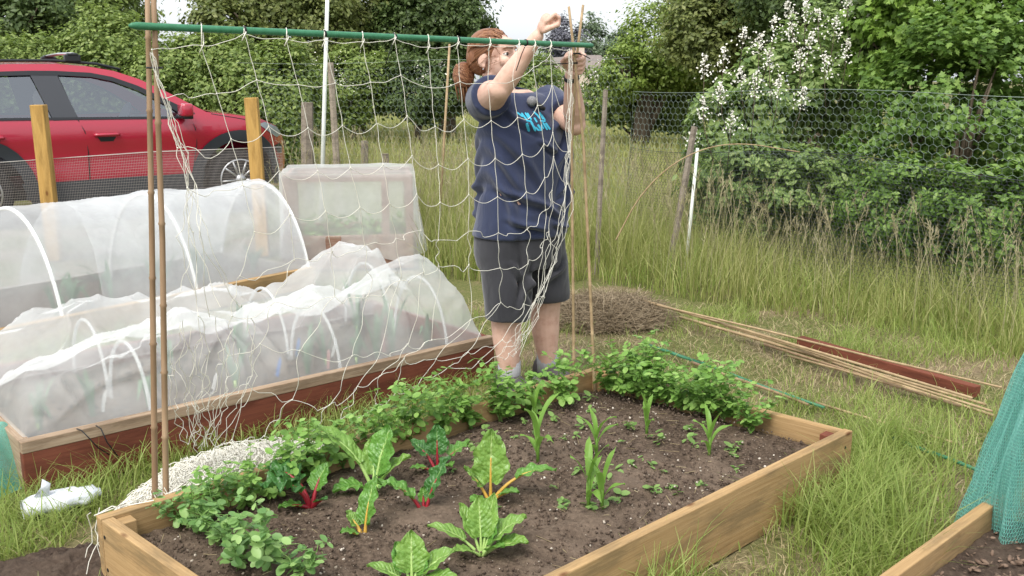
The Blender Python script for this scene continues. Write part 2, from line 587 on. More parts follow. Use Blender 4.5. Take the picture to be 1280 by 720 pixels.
# bed at lower right, in part under the teal net
FA, FB = G(1110, 720, 0.15), G(1200, 655, 0.15)
FA.z = FB.z = 0

def inside(p, q, m=0.0):
    """p (N,2) inside the convex quad q (either winding) grown by m"""
    c = sum((v for v in q), Vector()) / 4
    ok = np.ones(len(p), bool)
    for i in range(4):
        a, b = q[i], q[(i + 1) % 4]
        n = Vector((-(b - a).y, (b - a).x)).normalized()
        if (Vector((c.x, c.y)) - Vector((a.x, a.y))).dot(n) < 0:
            n = -n
        ok &= ((p[:, 0] - a.x) * n.x + (p[:, 1] - a.y) * n.y) > -m
    return ok

def board(name, p0, p1, z0, z1, th, mat, parent, ext=0.0, label=None):
    p0, p1 = Vector(p0), Vector(p1)
    L = (p1 - p0).length + 2 * ext
    d = (p1 - p0).normalized()
    mb = MB().box((0, 0, 0), (L, th, z1 - z0))
    o = mb.build(name, mat, parent, bevel=0.003)
    ang = math.atan2(d.y, d.x)
    c = (p0 + p1) / 2
    o.matrix_local = Matrix.Translation((c.x, c.y, (z0 + z1) / 2)) @ Matrix.Rotation(ang, 4, 'Z')
    if label: o['label'] = label
    return o

def soil_top(quad, z, amp, step, seed, inset=0.03, mound=0.03):
    a, b, c, d = quad            # a->b along, a->d across
    nu = int((b - a).length / step); nv = int((d - a).length / step)
    u = np.linspace(0, 1, nu)[:, None]; v = np.linspace(0, 1, nv)[None]
    L, W = (b - a).length, (d - a).length
    iu = inset / L; iv = inset / W
    U = iu + u * (1 - 2 * iu) + 0 * v; Vv = iv + v * (1 - 2 * iv) + 0 * u
    X = a.x + (b - a).x * U + (d - a).x * Vv
    Y = a.y + (b - a).y * U + (d - a).y * Vv
    Z = z + (fbm(X * 9 + 70, Y * 9 + 70, seed, 3) - 0.5) * amp * 2 + (fbm(X * 60 + 70, Y * 60 + 70, seed + 5, 3) - 0.5) * amp
    Z = Z + mound * (1 - (2 * Vv - 1) ** 2) * (1 - (2 * U - 1) ** 4)
    return np_mesh(np.stack([X, Y, Z], -1).reshape(-1, 3), grid_faces(nu, nv))

def lump(seed, n=1):
    r = random.Random(seed)
    bm = bmesh.new()
    bmesh.ops.create_icosphere(bm, subdivisions=1, radius=1)
    for v in bm.verts:
        v.co *= r.uniform(0.7, 1.15)
        v.co.z *= 0.7
    V = np.array([v.co[:] for v in bm.verts]); F = np.array([[q.index for q in f.verts] for f in bm.faces])
    bm.free()
    return V, F
def lumps(quad, n, z, smin, smax, inset, seed):
    a, b, c, d = quad
    U, W = RNG.uniform(inset, 1 - inset, n), RNG.uniform(inset * 1.6, 1 - inset * 1.6, n)
    P = np.stack([a.x + (b - a).x * U + (d - a).x * W, a.y + (b - a).y * U + (d - a).y * W, np.full(n, z) + 0.03 * (1 - (2 * W - 1) ** 2)], 1)
    s = smin + (smax - smin) * RNG.random(n) ** 3
    tv, tf = lump(seed)
    nn = nrand(3 * n).reshape(n, 3); nn[:, 2] = np.abs(nn[:, 2]) + 0.6
    return np_mesh(*scatter(tv, tf, P, rot_from(nn), s))

# ------------------------------------------------------------------ front bed
bed1 = thing('raised_bed', 'raised bed of new pale timber boards filled with dark soil and young vegetables', 'raised bed', ((BL + BR) / 2)[:])
inv = -((BL + BR) / 2)
def loc(v): return Vector(v) + inv
TH = 0.034
for p0, p1 in ((BL, BB), (BN, BR)):
    board('board', loc(p0), loc(p1), -0.01, 0.2, TH, M_PINE, bed1, TH / 2)
for p0, p1 in ((BL, BN), (BB, BR)):
    dd = (p1 - p0).normalized() * (TH / 2 + 0.001)
    board('board', loc(p0 + dd), loc(p1 - dd), -0.01, 0.197, TH, M_PINE, bed1)
for c, s1, s2 in ((BL, 1, 1), (BR, -1, -1), (BB, -1, 1), (BN, 1, -1)):
    q = c + D1 * (0.041 * s1) + N1 * (0.041 * s2)
    o = MB().box((0, 0, 0), (0.046, 0.046, 0.2)).build('corner_post', M_RED if c is BR else M_PINE, bed1, bevel=0.003)
    o.matrix_local = Matrix.Translation((loc(q).x, loc(q).y, 0.088)) @ Matrix.Rotation(math.atan2(D1.y, D1.x), 4, 'Z')
Q1 = (loc(BL), loc(BB), loc(BR), loc(BN))
link('soil', soil_top(Q1, 0.115, 0.014, 0.0085, 4, 0.02), M_SOIL, bed1)
tag(link('soil_clods', lumps(Q1, 11000, 0.119, 0.0015, 0.0075, 0.02, 3), M_CLOD, bed1), kind='stuff')
tag(link('pebbles', lumps(Q1, 1600, 0.121, 0.001, 0.0062, 0.03, 9), M_PEBBLE, bed1), kind='stuff')
_n = 170
_U, _Wd = RNG.uniform(.03, .97, _n), RNG.uniform(.05, .95, _n)
_P = np.array([[Q1[0].x + (Q1[1] - Q1[0]).x * a + (Q1[3] - Q1[0]).x * b, Q1[0].y + (Q1[1] - Q1[0]).y * a + (Q1[3] - Q1[0]).y * b, .124 + .03 * (1 - (2 * b - 1) ** 2)] for a, b in zip(_U, _Wd)])
_d = np.stack([nrand(_n), nrand(_n), .2 * nrand(_n)], 1) * RNG.uniform(.004, .016, _n)[:, None]
tag(link('plant_debris', np_mesh(*wires(_P - _d, _P + _d, .0011)), M_STRAW, bed1, False), kind='stuff')
# screw heads at the corners
for c_, s_ in ((BN + (BR - BN) * .985, 1), (BL + (BN - BL) * .03, 2)):
    for z_ in (.05, .15):
        nn_ = -N1 if False else ((BN - BB) * 1).normalized()
        f_ = N1 if s_ == 1 else -D1
        MB().lathe(loc(c_) + f_ * (TH / 2 - .001) + Vector((0, 0, z_)), [(.0055, 0), (.0055, .0025), (.003, .003)], 10, f_).build('screw', M_BLACK, bed1)
def soil_z(p):
    """height of the front bed's soil, roughly"""
    r = Vector((p.x, p.y, 0)) - BL
    W = 1.1
    v = max(0, min(1, r.dot(N1) / W))
    return 0.115 + 0.03 * (1 - (2 * v - 1) ** 2)
def on_soil(x, y):
    p = G(x, y, 0.135)
    p.z = soil_z(p) - 0.004
    return p

# ------------------------------------------------------------------ chard
def leaf_blade(name, base, az, stalk, blade, W, th0, th1, mat, smat, root, ruffle=0.12, sw=0.006, seed=0, lobe=0.75):
    """a stalk and the blade on it: grows from base, tilting from th0 to th1 (degrees from upright)"""
    a = math.radians(az)
    dx, dy = math.cos(a), math.sin(a)
    nst, nu, nv = 6, 18, 13
    tot = stalk + blade
    n = nst + nu
    ss = [stalk * i / nst for i in range(nst)] + [stalk + blade * i / (nu - 1) for i in range(nu)]
    p = Vector(base); P = []; T = []
    prev = 0
    for s in ss:
        t = s / tot
        th = math.radians(th0 + (th1 - th0) * t ** 1.3)
        d = Vector((dx * math.sin(th), dy * math.sin(th), math.cos(th)))
        p = p + d * (s - prev)
        prev = s
        P.append(p.copy()); T.append(d)
    side = Vector((-dy, dx, 0))
    V, UV = [], []
    for i in range(nu):
        q, d = P[nst + i], T[nst + i]
        nrm = side.cross(d) * -1
        t = i / (nu - 1)
        wd = W * 0.5 * (math.sin(math.pi * min(1, t * 0.97 + 0.03) ** lobe) ** 0.75) + 0.004 * (1 - t)
        for j in range(nv):
            v = (j / (nv - 1)) * 2 - 1
            cr = noise.noise(Vector((t * 7 + seed, v * 3.2, seed * 1.7))) * 0.5 + noise.noise(Vector((t * 15 + seed, v * 7, seed))) * 0.35
            edge = abs(v) ** 2 * math.sin(t * 21 + v * 3 + seed) * 0.55
            vk = 1 - abs(math.sin((t - 0.3 * abs(v)) * 17 + seed))          # quilted between the side veins
            h = ruffle * W * (cr * 1.25 + edge * 1.1 - 0.22 * vk * (1 - v * v)) + W * (0.22 * abs(v) ** 1.4 - 0.38 * max(0, abs(v) - 0.6) ** 1.5)
            wob = 1 + 0.1 * math.sin(t * 17 + seed * 2 + v) + 0.06 * noise.noise(Vector((t * 11, seed, v)))
            V.append(q + side * (v * wd * wob) + nrm * h)
            UV.append((t, v * 0.5 + 0.5))
    me = np_mesh([tuple(x) for x in V], grid_faces(nu, nv), UV)
    lf = link('leaf', me, mat, root)
    k = nst + nu // 2
    MB().tube([p_ - 0.002 * Vector((0, 0, 1)) for p_ in P[:k]], [sw * (1.25 - 0.95 * i / k) for i in range(k)], 7, flat=0.8).build('stalk', smat, lf, True)
    return lf

def chard(px, py, label, leaves, smat, sw=0.006, s=1.0):
    s *= 0.93
    b = on_soil(px, py)
    r = thing('chard_plant', label, 'chard', b[:], 0, 'chard plants in the front bed')
    for i, (az, st, bl, W, t0, t1, mat, ruf) in enumerate(leaves):
        off = Vector((math.cos(math.radians(az)), math.sin(math.radians(az)), 0)) * 0.006
        leaf_blade('leaf', off, az, st * s, bl * s, W * s, t0, t1, mat, smat, r, ruf, sw, seed=px * 0.1 + i * 3.1)
    return r
chard(389, 632, 'red stalked chard with one big dark crumpled leaf drooping left, nearest the netting heap',
      [(205, 0.07, 0.13, 0.13, 10, 118, M_CH_D, 0.22), (160, 0.09, 0.12, 0.10, 8, 112, M_CH_D, 0.2), (60, 0.05, 0.1, 0.07, 14, 60, M_CH_M, 0.12), (215, 0.03, 0.08, 0.05, 60, 100, M_CH_M, 0.1), (320, 0.035, 0.06, 0.04, 40, 80, M_CH_D, 0.1)], M_ST_RED, 0.008)
chard(468, 612, 'large bright green chard with broad pale veined leaves spreading over the soil',
      [(55, 0.05, 0.17, 0.12, 8, 42, M_CH_M, 0.1), (8, 0.04, 0.13, 0.085, 25, 75, M_CH_L, 0.08), (168, 0.1, 0.22, 0.09, 18, 80, M_CH_L, 0.1), (212, 0.04, 0.11, 0.09, 55, 112, M_CH_M, 0.1), (100, 0.05, 0.13, 0.08, 12, 50, M_CH_L, 0.1), (290, 0.03, 0.07, 0.05, 45, 90, M_CH_M, 0.1)], M_ST_GRN, 0.007)
chard(547, 590, 'small red stalked chard with dark green leaves fanned out behind the others',
      [(150, 0.06, 0.09, 0.07, 25, 82, M_CH_D, 0.12), (95, 0.06, 0.11, 0.075, 5, 25, M_CH_D, 0.12), (25, 0.065, 0.085, 0.07, 28, 85, M_CH_M, 0.12), (200, 0.04, 0.06, 0.04, 55, 100, M_CH_M, 0.1), (310, 0.03, 0.07, 0.06, 35, 95, M_CH_M, 0.1)], M_ST_RED, 0.0055)
chard(530, 642, 'red stalked chard with two narrow puckered leaves spread like wings',
      [(185, 0.055, 0.13, 0.075, 22, 92, M_CH_M, 0.2), (35, 0.045, 0.15, 0.07, 15, 48, M_CH_D, 0.2), (100, 0.03, 0.05, 0.03, 10, 20, M_CH_M, 0.1)], M_ST_RED, 0.0065)
chard(455, 672, 'small yellow stalked chard with one upright puckered leaf',
      [(60, 0.035, 0.15, 0.062, 4, 42, M_CH_M, 0.18), (150, 0.03, 0.06, 0.045, 30, 60, M_CH_L, 0.14), (215, 0.02, 0.06, 0.045, 45, 95, M_CH_M, 0.1)], M_ST_YEL, 0.006)
chard(613, 628, 'tall yellow stalked chard with a blistered upright leaf and one leaf trailing right',
      [(85, 0.06, 0.18, 0.115, 2, 20, M_CH_L, 0.14), (8, 0.11, 0.14, 0.062, 32, 108, M_CH_M, 0.14), (165, 0.05, 0.09, 0.06, 22, 60, M_CH_L, 0.14), (330, 0.04, 0.08, 0.055, 40, 92, M_CH_M, 0.1), (235, 0.03, 0.08, 0.05, 50, 100, M_CH_M, 0.1)], M_ST_YEL, 0.006)
chard(602, 692, 'smooth light green chard rosette with many short leaves',
      [(100, 0.05, 0.12, 0.075, 8, 32, M_CH_L, 0.05), (62, 0.05, 0.13, 0.065, 14, 40, M_CH_L, 0.06), (140, 0.05, 0.11, 0.06, 18, 50, M_CH_L, 0.05), (172, 0.06, 0.12, 0.06, 40, 92, M_CH_L, 0.05), (15, 0.05, 0.12, 0.085, 30, 82, M_CH_L, 0.06), (345, 0.05, 0.1, 0.08, 45, 98, M_CH_L, 0.06), (310, 0.03, 0.09, 0.05, 40, 80, M_CH_M, 0.06), (220, 0.04, 0.07, 0.05, 45, 95, M_CH_L, 0.06), (40, 0.03, 0.09, 0.055, 18, 45, M_CH_M, 0.06)], M_ST_GRN, 0.005)
chard(515, 733, 'green chard with overlapping rounded leaves, closest to the camera',
      [(95, 0.05, 0.14, 0.11, 5, 38, M_CH_L, 0.08), (130, 0.05, 0.11, 0.09, 18, 60, M_CH_M, 0.08), (20, 0.06, 0.13, 0.1, 30, 85, M_CH_L, 0.06), (175, 0.05, 0.12, 0.07, 40, 95, M_CH_L, 0.06), (60, 0.04, 0.1, 0.08, 16, 55, M_CH_M, 0.08), (340, 0.05, 0.13, 0.08, 45, 98, M_CH_L, 0.06), (230, 0.03, 0.09, 0.06, 50, 95, M_CH_M, 0.06)], M_ST_GRN, 0.006, 0.8)

# ------------------------------------------------------------------ sweetcorn seedlings
def corn(px, py, label, h, seed, n=5):
    r = random.Random(seed)
    b = on_soil(px, py)
    t = thing('sweetcorn_seedling', label, 'sweetcorn', b[:], 0, 'sweetcorn seedlings in the front bed')
    MB().tube([(0, 0, -0.01), (0.002, 0, h * 0.3), (0.0, 0.003, h * 0.55)], [0.006, 0.005, 0.003], 7).build('stem', M_CORN, t, True)
    az = r.uniform(0, 6.3)
    for i in range(n):
        az += 2.6 + r.uniform(-0.4, 0.4)
        base = Vector((0, 0, h * (0.12 + 0.5 * i / n)))
        L = h * r.uniform(0.6, 0.85) * (0.8 + 0.3 * (i > 0))
        bend = r.uniform(0.25, 0.75) * (1.15 - 0.75 * i / n)
        nu, V = 12, []
        for k in range(nu):
            q = k / (nu - 1)
            wd = h * 0.062 * (0.55 + 1.2 * q) * (1 - q ** 2.2) + 0.0004
            ox = L * (0.12 * q + bend * q ** 1.8); oz = L * (q - bend * 0.75 * q ** 2.6)
            c = base + Vector((math.cos(az) * ox, math.sin(az) * ox, oz))
            s = Vector((-math.sin(az), math.cos(az), 0))
            for v in (-1, -0.5, 0, 0.5, 1):
                V.append(c + s * (wd * v) + Vector((0, 0, 1)) * (wd * 0.5 * abs(v) + 0.004 * math.sin(q * 9 + v * 2) * q))
        link('leaf', np_mesh([tuple(x) for x in V], grid_faces(nu, 5)), M_CORN, t)
for (x, y, h, lb) in ((735, 634, 0.2, 'taller of the two sweetcorn seedlings growing side by side in mid bed'),
                      (752, 636, 0.17, 'shorter of the two sweetcorn seedlings growing side by side in mid bed'),
                      (672, 580, 0.2, 'sweetcorn seedling directly behind the trailing yellow chard leaf'),
                      (745, 575, 0.16, 'slim sweetcorn seedling behind the side by side pair'),
                      (808, 545, 0.15, 'sweetcorn seedling in front of the peas on the far side of the bed'),
                      (886, 570, 0.16, 'sweetcorn seedling nearest the far right corner post of the bed'),
                      (668, 528, 0.15, 'small sweetcorn seedling below the netting side peas')):
    corn(x, y, lb, h, x)

# ------------------------------------------------------------------ pea plants
PEA_V = np.array([(0, 0, 0), (0.25, 0.27, 0.05), (0.62, 0.31, 0.05), (0.92, 0.15, 0), (1, 0, -0.02), (0.92, -0.15, 0), (0.62, -0.31, 0.05), (0.25, -0.27, 0.05), (0.5, 0, -0.035)])
PEA_F = np.array([(8, i, (i + 1) % 8) for i in range(8)])
def pea_proto(seed, h, nst, mat, big=1.0):
    r = random.Random(seed)
    stems = MB(); pos = []; nrm = []; sc = []; spin = []
    for s in range(nst):
        az = r.uniform(0, 6.28); lean = r.uniform(0.15, 0.75)
        hh = h * r.uniform(0.6, 1.05)
        pts = []
        for k in range(7):
            t = k / 6
            pts.append(Vector((math.cos(az) * lean * hh * t ** 1.3 + r.uniform(-.008, .008), math.sin(az) * lean * hh * t ** 1.3 + r.uniform(-.008, .008), hh * t * (1 - 0.15 * lean * t))))
        stems.tube(pts, [0.0028 - 0.0012 * k / 6 for k in range(7)], 5)
        nn = int(hh / 0.034)
        for k in range(1, nn + 1):
            t = k / nn
            i = min(5, int(t * 6)); q = pts[i].lerp(pts[i + 1], t * 6 - i) if t < 1 else pts[6]
            side = az + (k % 2) * math.pi + r.uniform(-0.9, 0.9)
            dirv = Vector((math.cos(side), math.sin(side), 0.5))
            top = q + dirv * r.uniform(0.035, 0.06)
            stems.tube([q, q.lerp(top, 0.5) + Vector((0, 0, 0.006)), top], 0.0011, 4)
            if r.random() < 0.5:      # tendril
                a2 = top + Vector((math.cos(side) * 0.02, math.sin(side) * 0.02, 0.015))
                stems.tube([top, a2, a2 + Vector((r.uniform(-.01, .01), r.uniform(-.01, .01), 0.012))], 0.0007, 3)
            for (b, n_) in ((q, 2), (q.lerp(top, 0.55), 2), (top, 2)):
                for m in range(n_):
                    pos.append(b[:]); nrm.append((r.uniform(-.55, .55) + 0.3 * dirv.x, r.uniform(-.7, .4) + 0.3 * dirv.y, 1.0))
                    spin.append(r.uniform(0, 6.28)); sc.append(big * r.uniform(0.027, 0.05) * (1.15 - 0.35 * t))
    me_s = py_mesh(stems.v, stems.f)
    me_f = np_mesh(*scatter(PEA_V, PEA_F, pos, rot_from(np.array(nrm), np.array(spin)), np.array(sc)))
    return me_s, me_f
PEAS = [pea_proto(s, h, n, None) for s, h, n in ((1, 0.25, 6), (2, 0.29, 7), (3, 0.22, 6))]
for s_, f_ in PEAS:
    s_.materials.append(M_STEM); f_.materials.append(M_PEA)
    for m_ in (s_, f_): m_.polygons.foreach_set('use_smooth', np.ones(len(m_.polygons), dtype=bool))
PEAS2 = [pea_proto(s, h, n, None, 1.08) for s, h, n in ((11, 0.19, 3), (12, 0.22, 3), (13, 0.17, 4))]
for s_, f_ in PEAS2:
    s_.materials.append(M_STEM); f_.materials.append(M_PEA2)
    for m_ in (s_, f_): m_.polygons.foreach_set('use_smooth', np.ones(len(m_.polygons), dtype=bool))
def pea(px, py, label, group, k, s=1.0, blue=False, wpos=None):
    b = on_soil(px, py) if wpos is None else wpos
    sm, fm = (PEAS2 if blue else PEAS)[k % 3]
    r = thing('pea_plant', label, 'pea plant', b[:], RNG.uniform(0, 6.28), group)
    r.scale = (s, s, s)
    for nm, me in (('stems', sm), ('foliage', fm)):
        o = bpy.data.objects.new(nm, me); COL.objects.link(o); o.parent = r
i = 0
for (x, y, s) in ((226, 652, 0.66), (246, 664, 0.74), (272, 680, 0.76), (304, 700, 0.82), (338, 716, 0.8), (372, 730, 0.78), (296, 716, 0.7)):
    pea(x, y, f'{ORD[i]} bluish green pea plant from the bamboo pair in the short front left row', 'peas in the front left row', i, s, True); i += 1
i = 0
for (x, y, s) in ((262, 625, 0.8), (300, 612, 0.9), (338, 600, 0.95), (385, 578, 1.0), (425, 560, 1.05), (465, 545, 1.1), (505, 532, 1.1), (545, 522, 1.1), (585, 512, 1.05), (622, 503, 1.05), (660, 496, 1.05), (700, 488, 1.0)):
    pea(x + 4, y + 20, f'{ORD[i]} pea plant from the left bamboo pair in the row against the netted board', 'peas along the netted board', i + 1, s * 0.82); i += 1
i = 0
for (x, y, s) in ((765, 478, 1.05), (800, 486, 1.1), (838, 496, 1.1), (874, 506, 1.05), (908, 514, 1.0), (940, 525, 0.95), (782, 482, 1.0), (820, 492, 1.05), (856, 502, 1.0), (890, 511, 1.0)):
    pea(x - 4, y + 13, f'{ORD[i]} pea plant from the far corner canes in the row against the back right board', 'peas along the back right board', i, s * 0.8); i += 1

# tiny weeds, one mesh per kind, copied
def weed_mesh(seed):
    r = random.Random(seed)
    pos, nrm, sc = [], [], []
    for k in range(r.randint(4, 8)):
        pos.append((r.uniform(-.006, .006), r.uniform(-.006, .006), r.uniform(0.006, 0.018))); nrm.append((r.uniform(-.5, .5), r.uniform(-.5, .5), 1)); sc.append(r.uniform(0.014, 0.03))
    me = np_mesh(*scatter(PEA_V, PEA_F, pos, rot_from(np.array(nrm)), np.array(sc)))
    me.materials.append(M_WEED)
    return me
WEEDS = [weed_mesh(s) for s in range(5)]
rw = random.Random(5)
for k in range(58):
    if k < 40:
        x, y = rw.uniform(690, 930), rw.uniform(520, 640)
        if y > 640 - (x - 820) * 0.45: y = 540 + rw.uniform(0, 25)
    else:
        x, y = rw.uniform(560, 760), rw.uniform(500, 640)
    p = on_soil(x, y)
    o = bpy.data.objects.new('weed_seedling', rw.choice(WEEDS)); COL.objects.link(o)
    o.location = p; o.rotation_euler = (0, 0, rw.uniform(0, 6.28)); s = rw.uniform(0.6, 1.5); o.scale = (s, s, s)
    tag(o, 'tiny green weed seedling in the bare soil of the front bed', 'weed', 'weed seedlings in the front bed')
# ------------------------------------------------------------------ second bed with the low white cover
M_GAUZE = m_gauze('white_insect_mesh', (0.93, 0.95, 0.94), 0.37, 0.08, 4)
M_GAUZE2 = m_gauze('white_tunnel_mesh', (0.84, 0.86, 0.87), 0.40, 0.08, 4)
M_HOOP = m_plain('white_hoop', (0.82, 0.83, 0.8), 0.5)
M_TEAL = m_gauze('teal_net', (0.2, 0.62, 0.53), 0.62, 0.12, 9, weave=420)
M_LEEK = m_leaf('leek_leaf', (0.06, 0.13, 0.06), (0.12, 0.22, 0.11), (0.2, 0.32, 0.16), 0.2, 0.5)

cl_mid = (CL + CB) / 2
bed2 = thing('raised_bed', 'red stained raised bed with a weathered top edge under low white mesh', 'raised bed', cl_mid[:])
def loc2(v): return Vector(v) - cl_mid
CL2, CB2 = CL + N2 * CW, CB + N2 * CW
board('board', loc2(CL), loc2(CB), 0.0, 0.158, 0.036, M_RED, bed2, 0.018)
board('top_edge', loc2(CL), loc2(CB), 0.158, 0.2, 0.04, M_WEATHER, bed2, 0.02)
board('board', loc2(CL2), loc2(CB2), 0.0, 0.2, 0.036, M_RED, bed2, 0.018)
e = N2 * 0.0185
board('board', loc2(CL + e), loc2(CL2 - e), 0.0, 0.195, 0.036, M_WEATHER, bed2)
board('board', loc2(CB + e), loc2(CB2 - e), 0.0, 0.195, 0.036, M_RED, bed2)
Q2 = (loc2(CL), loc2(CB), loc2(CB2), loc2(CL2))
link('soil', soil_top(Q2, 0.11, 0.012, 0.016, 14, 0.02, 0.01), M_SOIL, bed2)
tag(link('soil_clods', lumps(Q2, 900, 0.115, 0.004, 0.016, 0.03, 6), M_CLOD, bed2), kind='stuff')
o = tag(board('plank', G(120, 592, 0), G(238, 552, 0), 0.0, 0.045, 0.03, M_GREYWOOD, None), 'pale grey plank lying in the grass along the foot of the red bed', 'plank')

def cover_low():
    nu, nv = 260, 130
    L = (CB - CL).length
    u = np.linspace(0, 1, nu)[:, None] + np.zeros((1, nv)); v = np.linspace(0, 1, nv)[None] + np.zeros((nu, 1))
    ku = [0, .1, .22, .33, .42, .52, .62, .70, .80, .90, 1.0]
    h1 = np.interp(u, ku, [.38, .38, .41, .49, .41, .41, .51, .43, .53, .56, .44])
    h2 = np.interp(u, ku, [.38, .41, .50, .42, .44, .47, .40, .43, .54, .58, .45])
    hv = np.interp(u, ku, [.30, .30, .34, .33, .32, .34, .34, .34, .40, .42, .3])
    sm = lambda t: t * t * (3 - 2 * t)
    lo, hi = 0.03, 0.96
    z = np.zeros_like(u)
    a = (v - lo) / 0.26
    z0 = 0.135
    A = np.clip((v - lo) / 0.25, 0, 1); z = np.where(v < 0.28, z0 + (h1 - z0) * np.sqrt(np.clip(1 - (1 - A) ** 2.1, 0, 1)), z)
    B = np.clip((v - 0.28) / 0.23, 0, 1); z = np.where((v >= 0.28) & (v < 0.51), h1 + (hv - h1) * sm(B), z)
    C = np.clip((v - 0.51) / 0.22, 0, 1); z = np.where((v >= 0.51) & (v < 0.73), hv + (h2 - hv) * sm(C), z)
    E = np.clip((v - 0.73) / 0.23, 0, 1); z = np.where(v >= 0.73, z0 + (h2 - z0) * np.sqrt(np.clip(1 - E ** 2.3, 0, 1)), z)
    ends = np.clip((1 - u) / 0.12, 0, 1); z = z0 + (z - z0) * np.sqrt(np.clip(1 - (1 - ends) ** 2.2, 0, 1))
    st = np.clip(u / 0.1, 0, 1); z = z0 + (z - z0) * np.sqrt(np.clip(1 - (1 - st) ** 2.2, 0, 1))
    # folds: long creases that run from the ridges down, and sags along the length
    X, Y = u * L, v * CW
    amp = np.clip((z - z0) / 0.2, 0.15, 1)
    r1 = 1 - np.abs(2 * fbm(X * 4.2 + Y * 2.6 + 20, Y * 2.0 - X * 0.8 + 20, 31, 2) - 1)
    r2 = 1 - np.abs(2 * fbm(X * 2.8 - Y * 4 + 40, Y * 4.5 + X * 1.6 + 40, 32, 2) - 1)
    fz = (r1 ** 3 - 0.35) * 0.06 + (r2 ** 4 - 0.25) * 0.06 + (fbm(X * 9 + 9, Y * 9 + 9, 35, 2) - 0.5) * 0.012
    keep = 1 - .5 * np.exp(-((v - .28) / .07) ** 2) - .5 * np.exp(-((v - .73) / .07) ** 2)
    z = z + fz * amp * keep
    sh = (fbm(X * 4 + 80, Y * 4 + 80, 36, 2) - 0.5) * 0.04 * amp
    g1 = 1 - np.abs(2 * fbm(X * 6.5 + z * 3 + 11, z * 2.2 + 11, 38, 2) - 1)
    g2 = 1 - np.abs(2 * fbm(X * 3.1 - z * 5 + 31, z * 4 + 31, 39, 2) - 1)
    fr = np.clip((v - lo) / .06, 0, 1) * np.clip((.30 - v) / .1, 0, 1)
    Ys = Y + sh - fr * ((g1 ** 5 - .25) * .045 + (g2 ** 6 - .2) * .035)
    Ys = np.maximum(Ys, .022)
    P = np.stack([CL.x + D2.x * (X + sh) + N2.x * Ys, CL.y + D2.y * (X + sh) + N2.y * Ys, np.maximum(z, z0 - 0.01)], -1)
    return np_mesh(P.reshape(-1, 3), grid_faces(nu, nv))
M_BAND = m_gauze('hoop_under_mesh', (0.84, 0.86, 0.85), 0.5, 0.1, 6)
cv = thing('mesh_cover', 'crumpled white insect mesh sagging low over hoops on the red bed', 'crop cover')
link('mesh', cover_low(), M_GAUZE, cv)
def hoop(parent, c0, c1, h, r, mat, z0=0.12, power=2.0, n=24, lean=Vector()):
    pts = []
    for k in range(n + 1):
        a = math.pi * k / n
        q = c0.lerp(c1, 0.5 - 0.5 * math.cos(a))
        hh = math.sin(a) ** (2 / power)
        pts.append(Vector((q.x, q.y, z0 + (h - z0) * hh)) + lean * hh)
    return MB().tube(pts, r, 7).build('hoop', mat, parent, True)
for u, h in ((0.22, .45), (0.62, .47), (0.90, .52)):
    c = CL + D2 * ((CB - CL).length * u)
    hoop(cv, c + N2 * 0.06, c + N2 * 0.5, h - 0.045, 0.007, M_BAND)
    hoop(cv, c + N2 * 0.53, c + N2 * 0.96, h - 0.045, 0.007, M_BAND)

def strap_plant(name, label, cat, group, p, h, n, seed, mat, w=0.022, floppy=0.5):
    r = random.Random(seed)
    t = thing(name, label, cat, p[:], 0, group)
    V, F = [], []
    for i in range(n):
        az = r.uniform(0, 6.28); L = h * r.uniform(0.7, 1.1); b = floppy * r.uniform(0.4, 1.5); fold = r.random() < 0.3
        nu = 12; base = len(V)
        for k in range(nu):
            q = k / (nu - 1)
            wd = w * 0.5 * (0.5 + q) * (1 - q ** 3) + 0.0006
            qq = q if not (fold and q > 0.6) else 0.6 - (q - 0.6) * 0.4
            ox = L * b * 0.55 * q ** 1.6; oz = L * (qq - 0.35 * b * q ** 3)
            c = Vector((math.cos(az) * (0.008 + ox), math.sin(az) * (0.008 + ox), oz))
            s = Vector((-math.sin(az), math.cos(az), 0))
            for v in (-1, 0, 1):
                V.append(c + s * wd * v + Vector((0, 0, wd * 0.35 * abs(v))))
        F += [tuple(int(x) + base for x in f) for f in grid_faces(nu, 3)]
    link('leaves', py_mesh(V, F), mat, t)
    MB().tube([(0, 0, -0.01), (0, 0, h * 0.14)], [0.008, 0.007], 7).build('shank', M_ST_GRN, t, True)
    return t
i = 0
for (u, v, h, n) in ((.06, .3, .25, 6), (.16, .34, .27, 7), (.26, .3, .26, 6), (.36, .6, .34, 6), (.44, .3, .27, 6), (.53, .62, .32, 6), (.6, .27, .3, 7), (.66, .32, .3, 7), (.72, .26, .27, 7), (.78, .28, .34, 8), (.83, .3, .36, 8), (.86, .7, .36, 7), (.93, .3, .28, 6)):
    p = CL + D2 * (u * 2.06) + N2 * (v * CW) + Vector((0, 0, .11))
    strap_plant('leek_plant', f'{ORD[i]} leek from the left, seen through the white mesh of the red bed', 'leek', 'leeks in the red bed', p, h, n, 40 + i, M_LEEK, 0.02, 0.45); i += 1
M_TAGW = m_plain('white_tag', (0.75, 0.75, 0.72), 0.5)
M_TAGB = m_plain('blue_tag', (0.04, 0.2, 0.6), 0.5)
M_TAGP = m_plain('pink_tag', (0.62, 0.3, 0.28), 0.5)
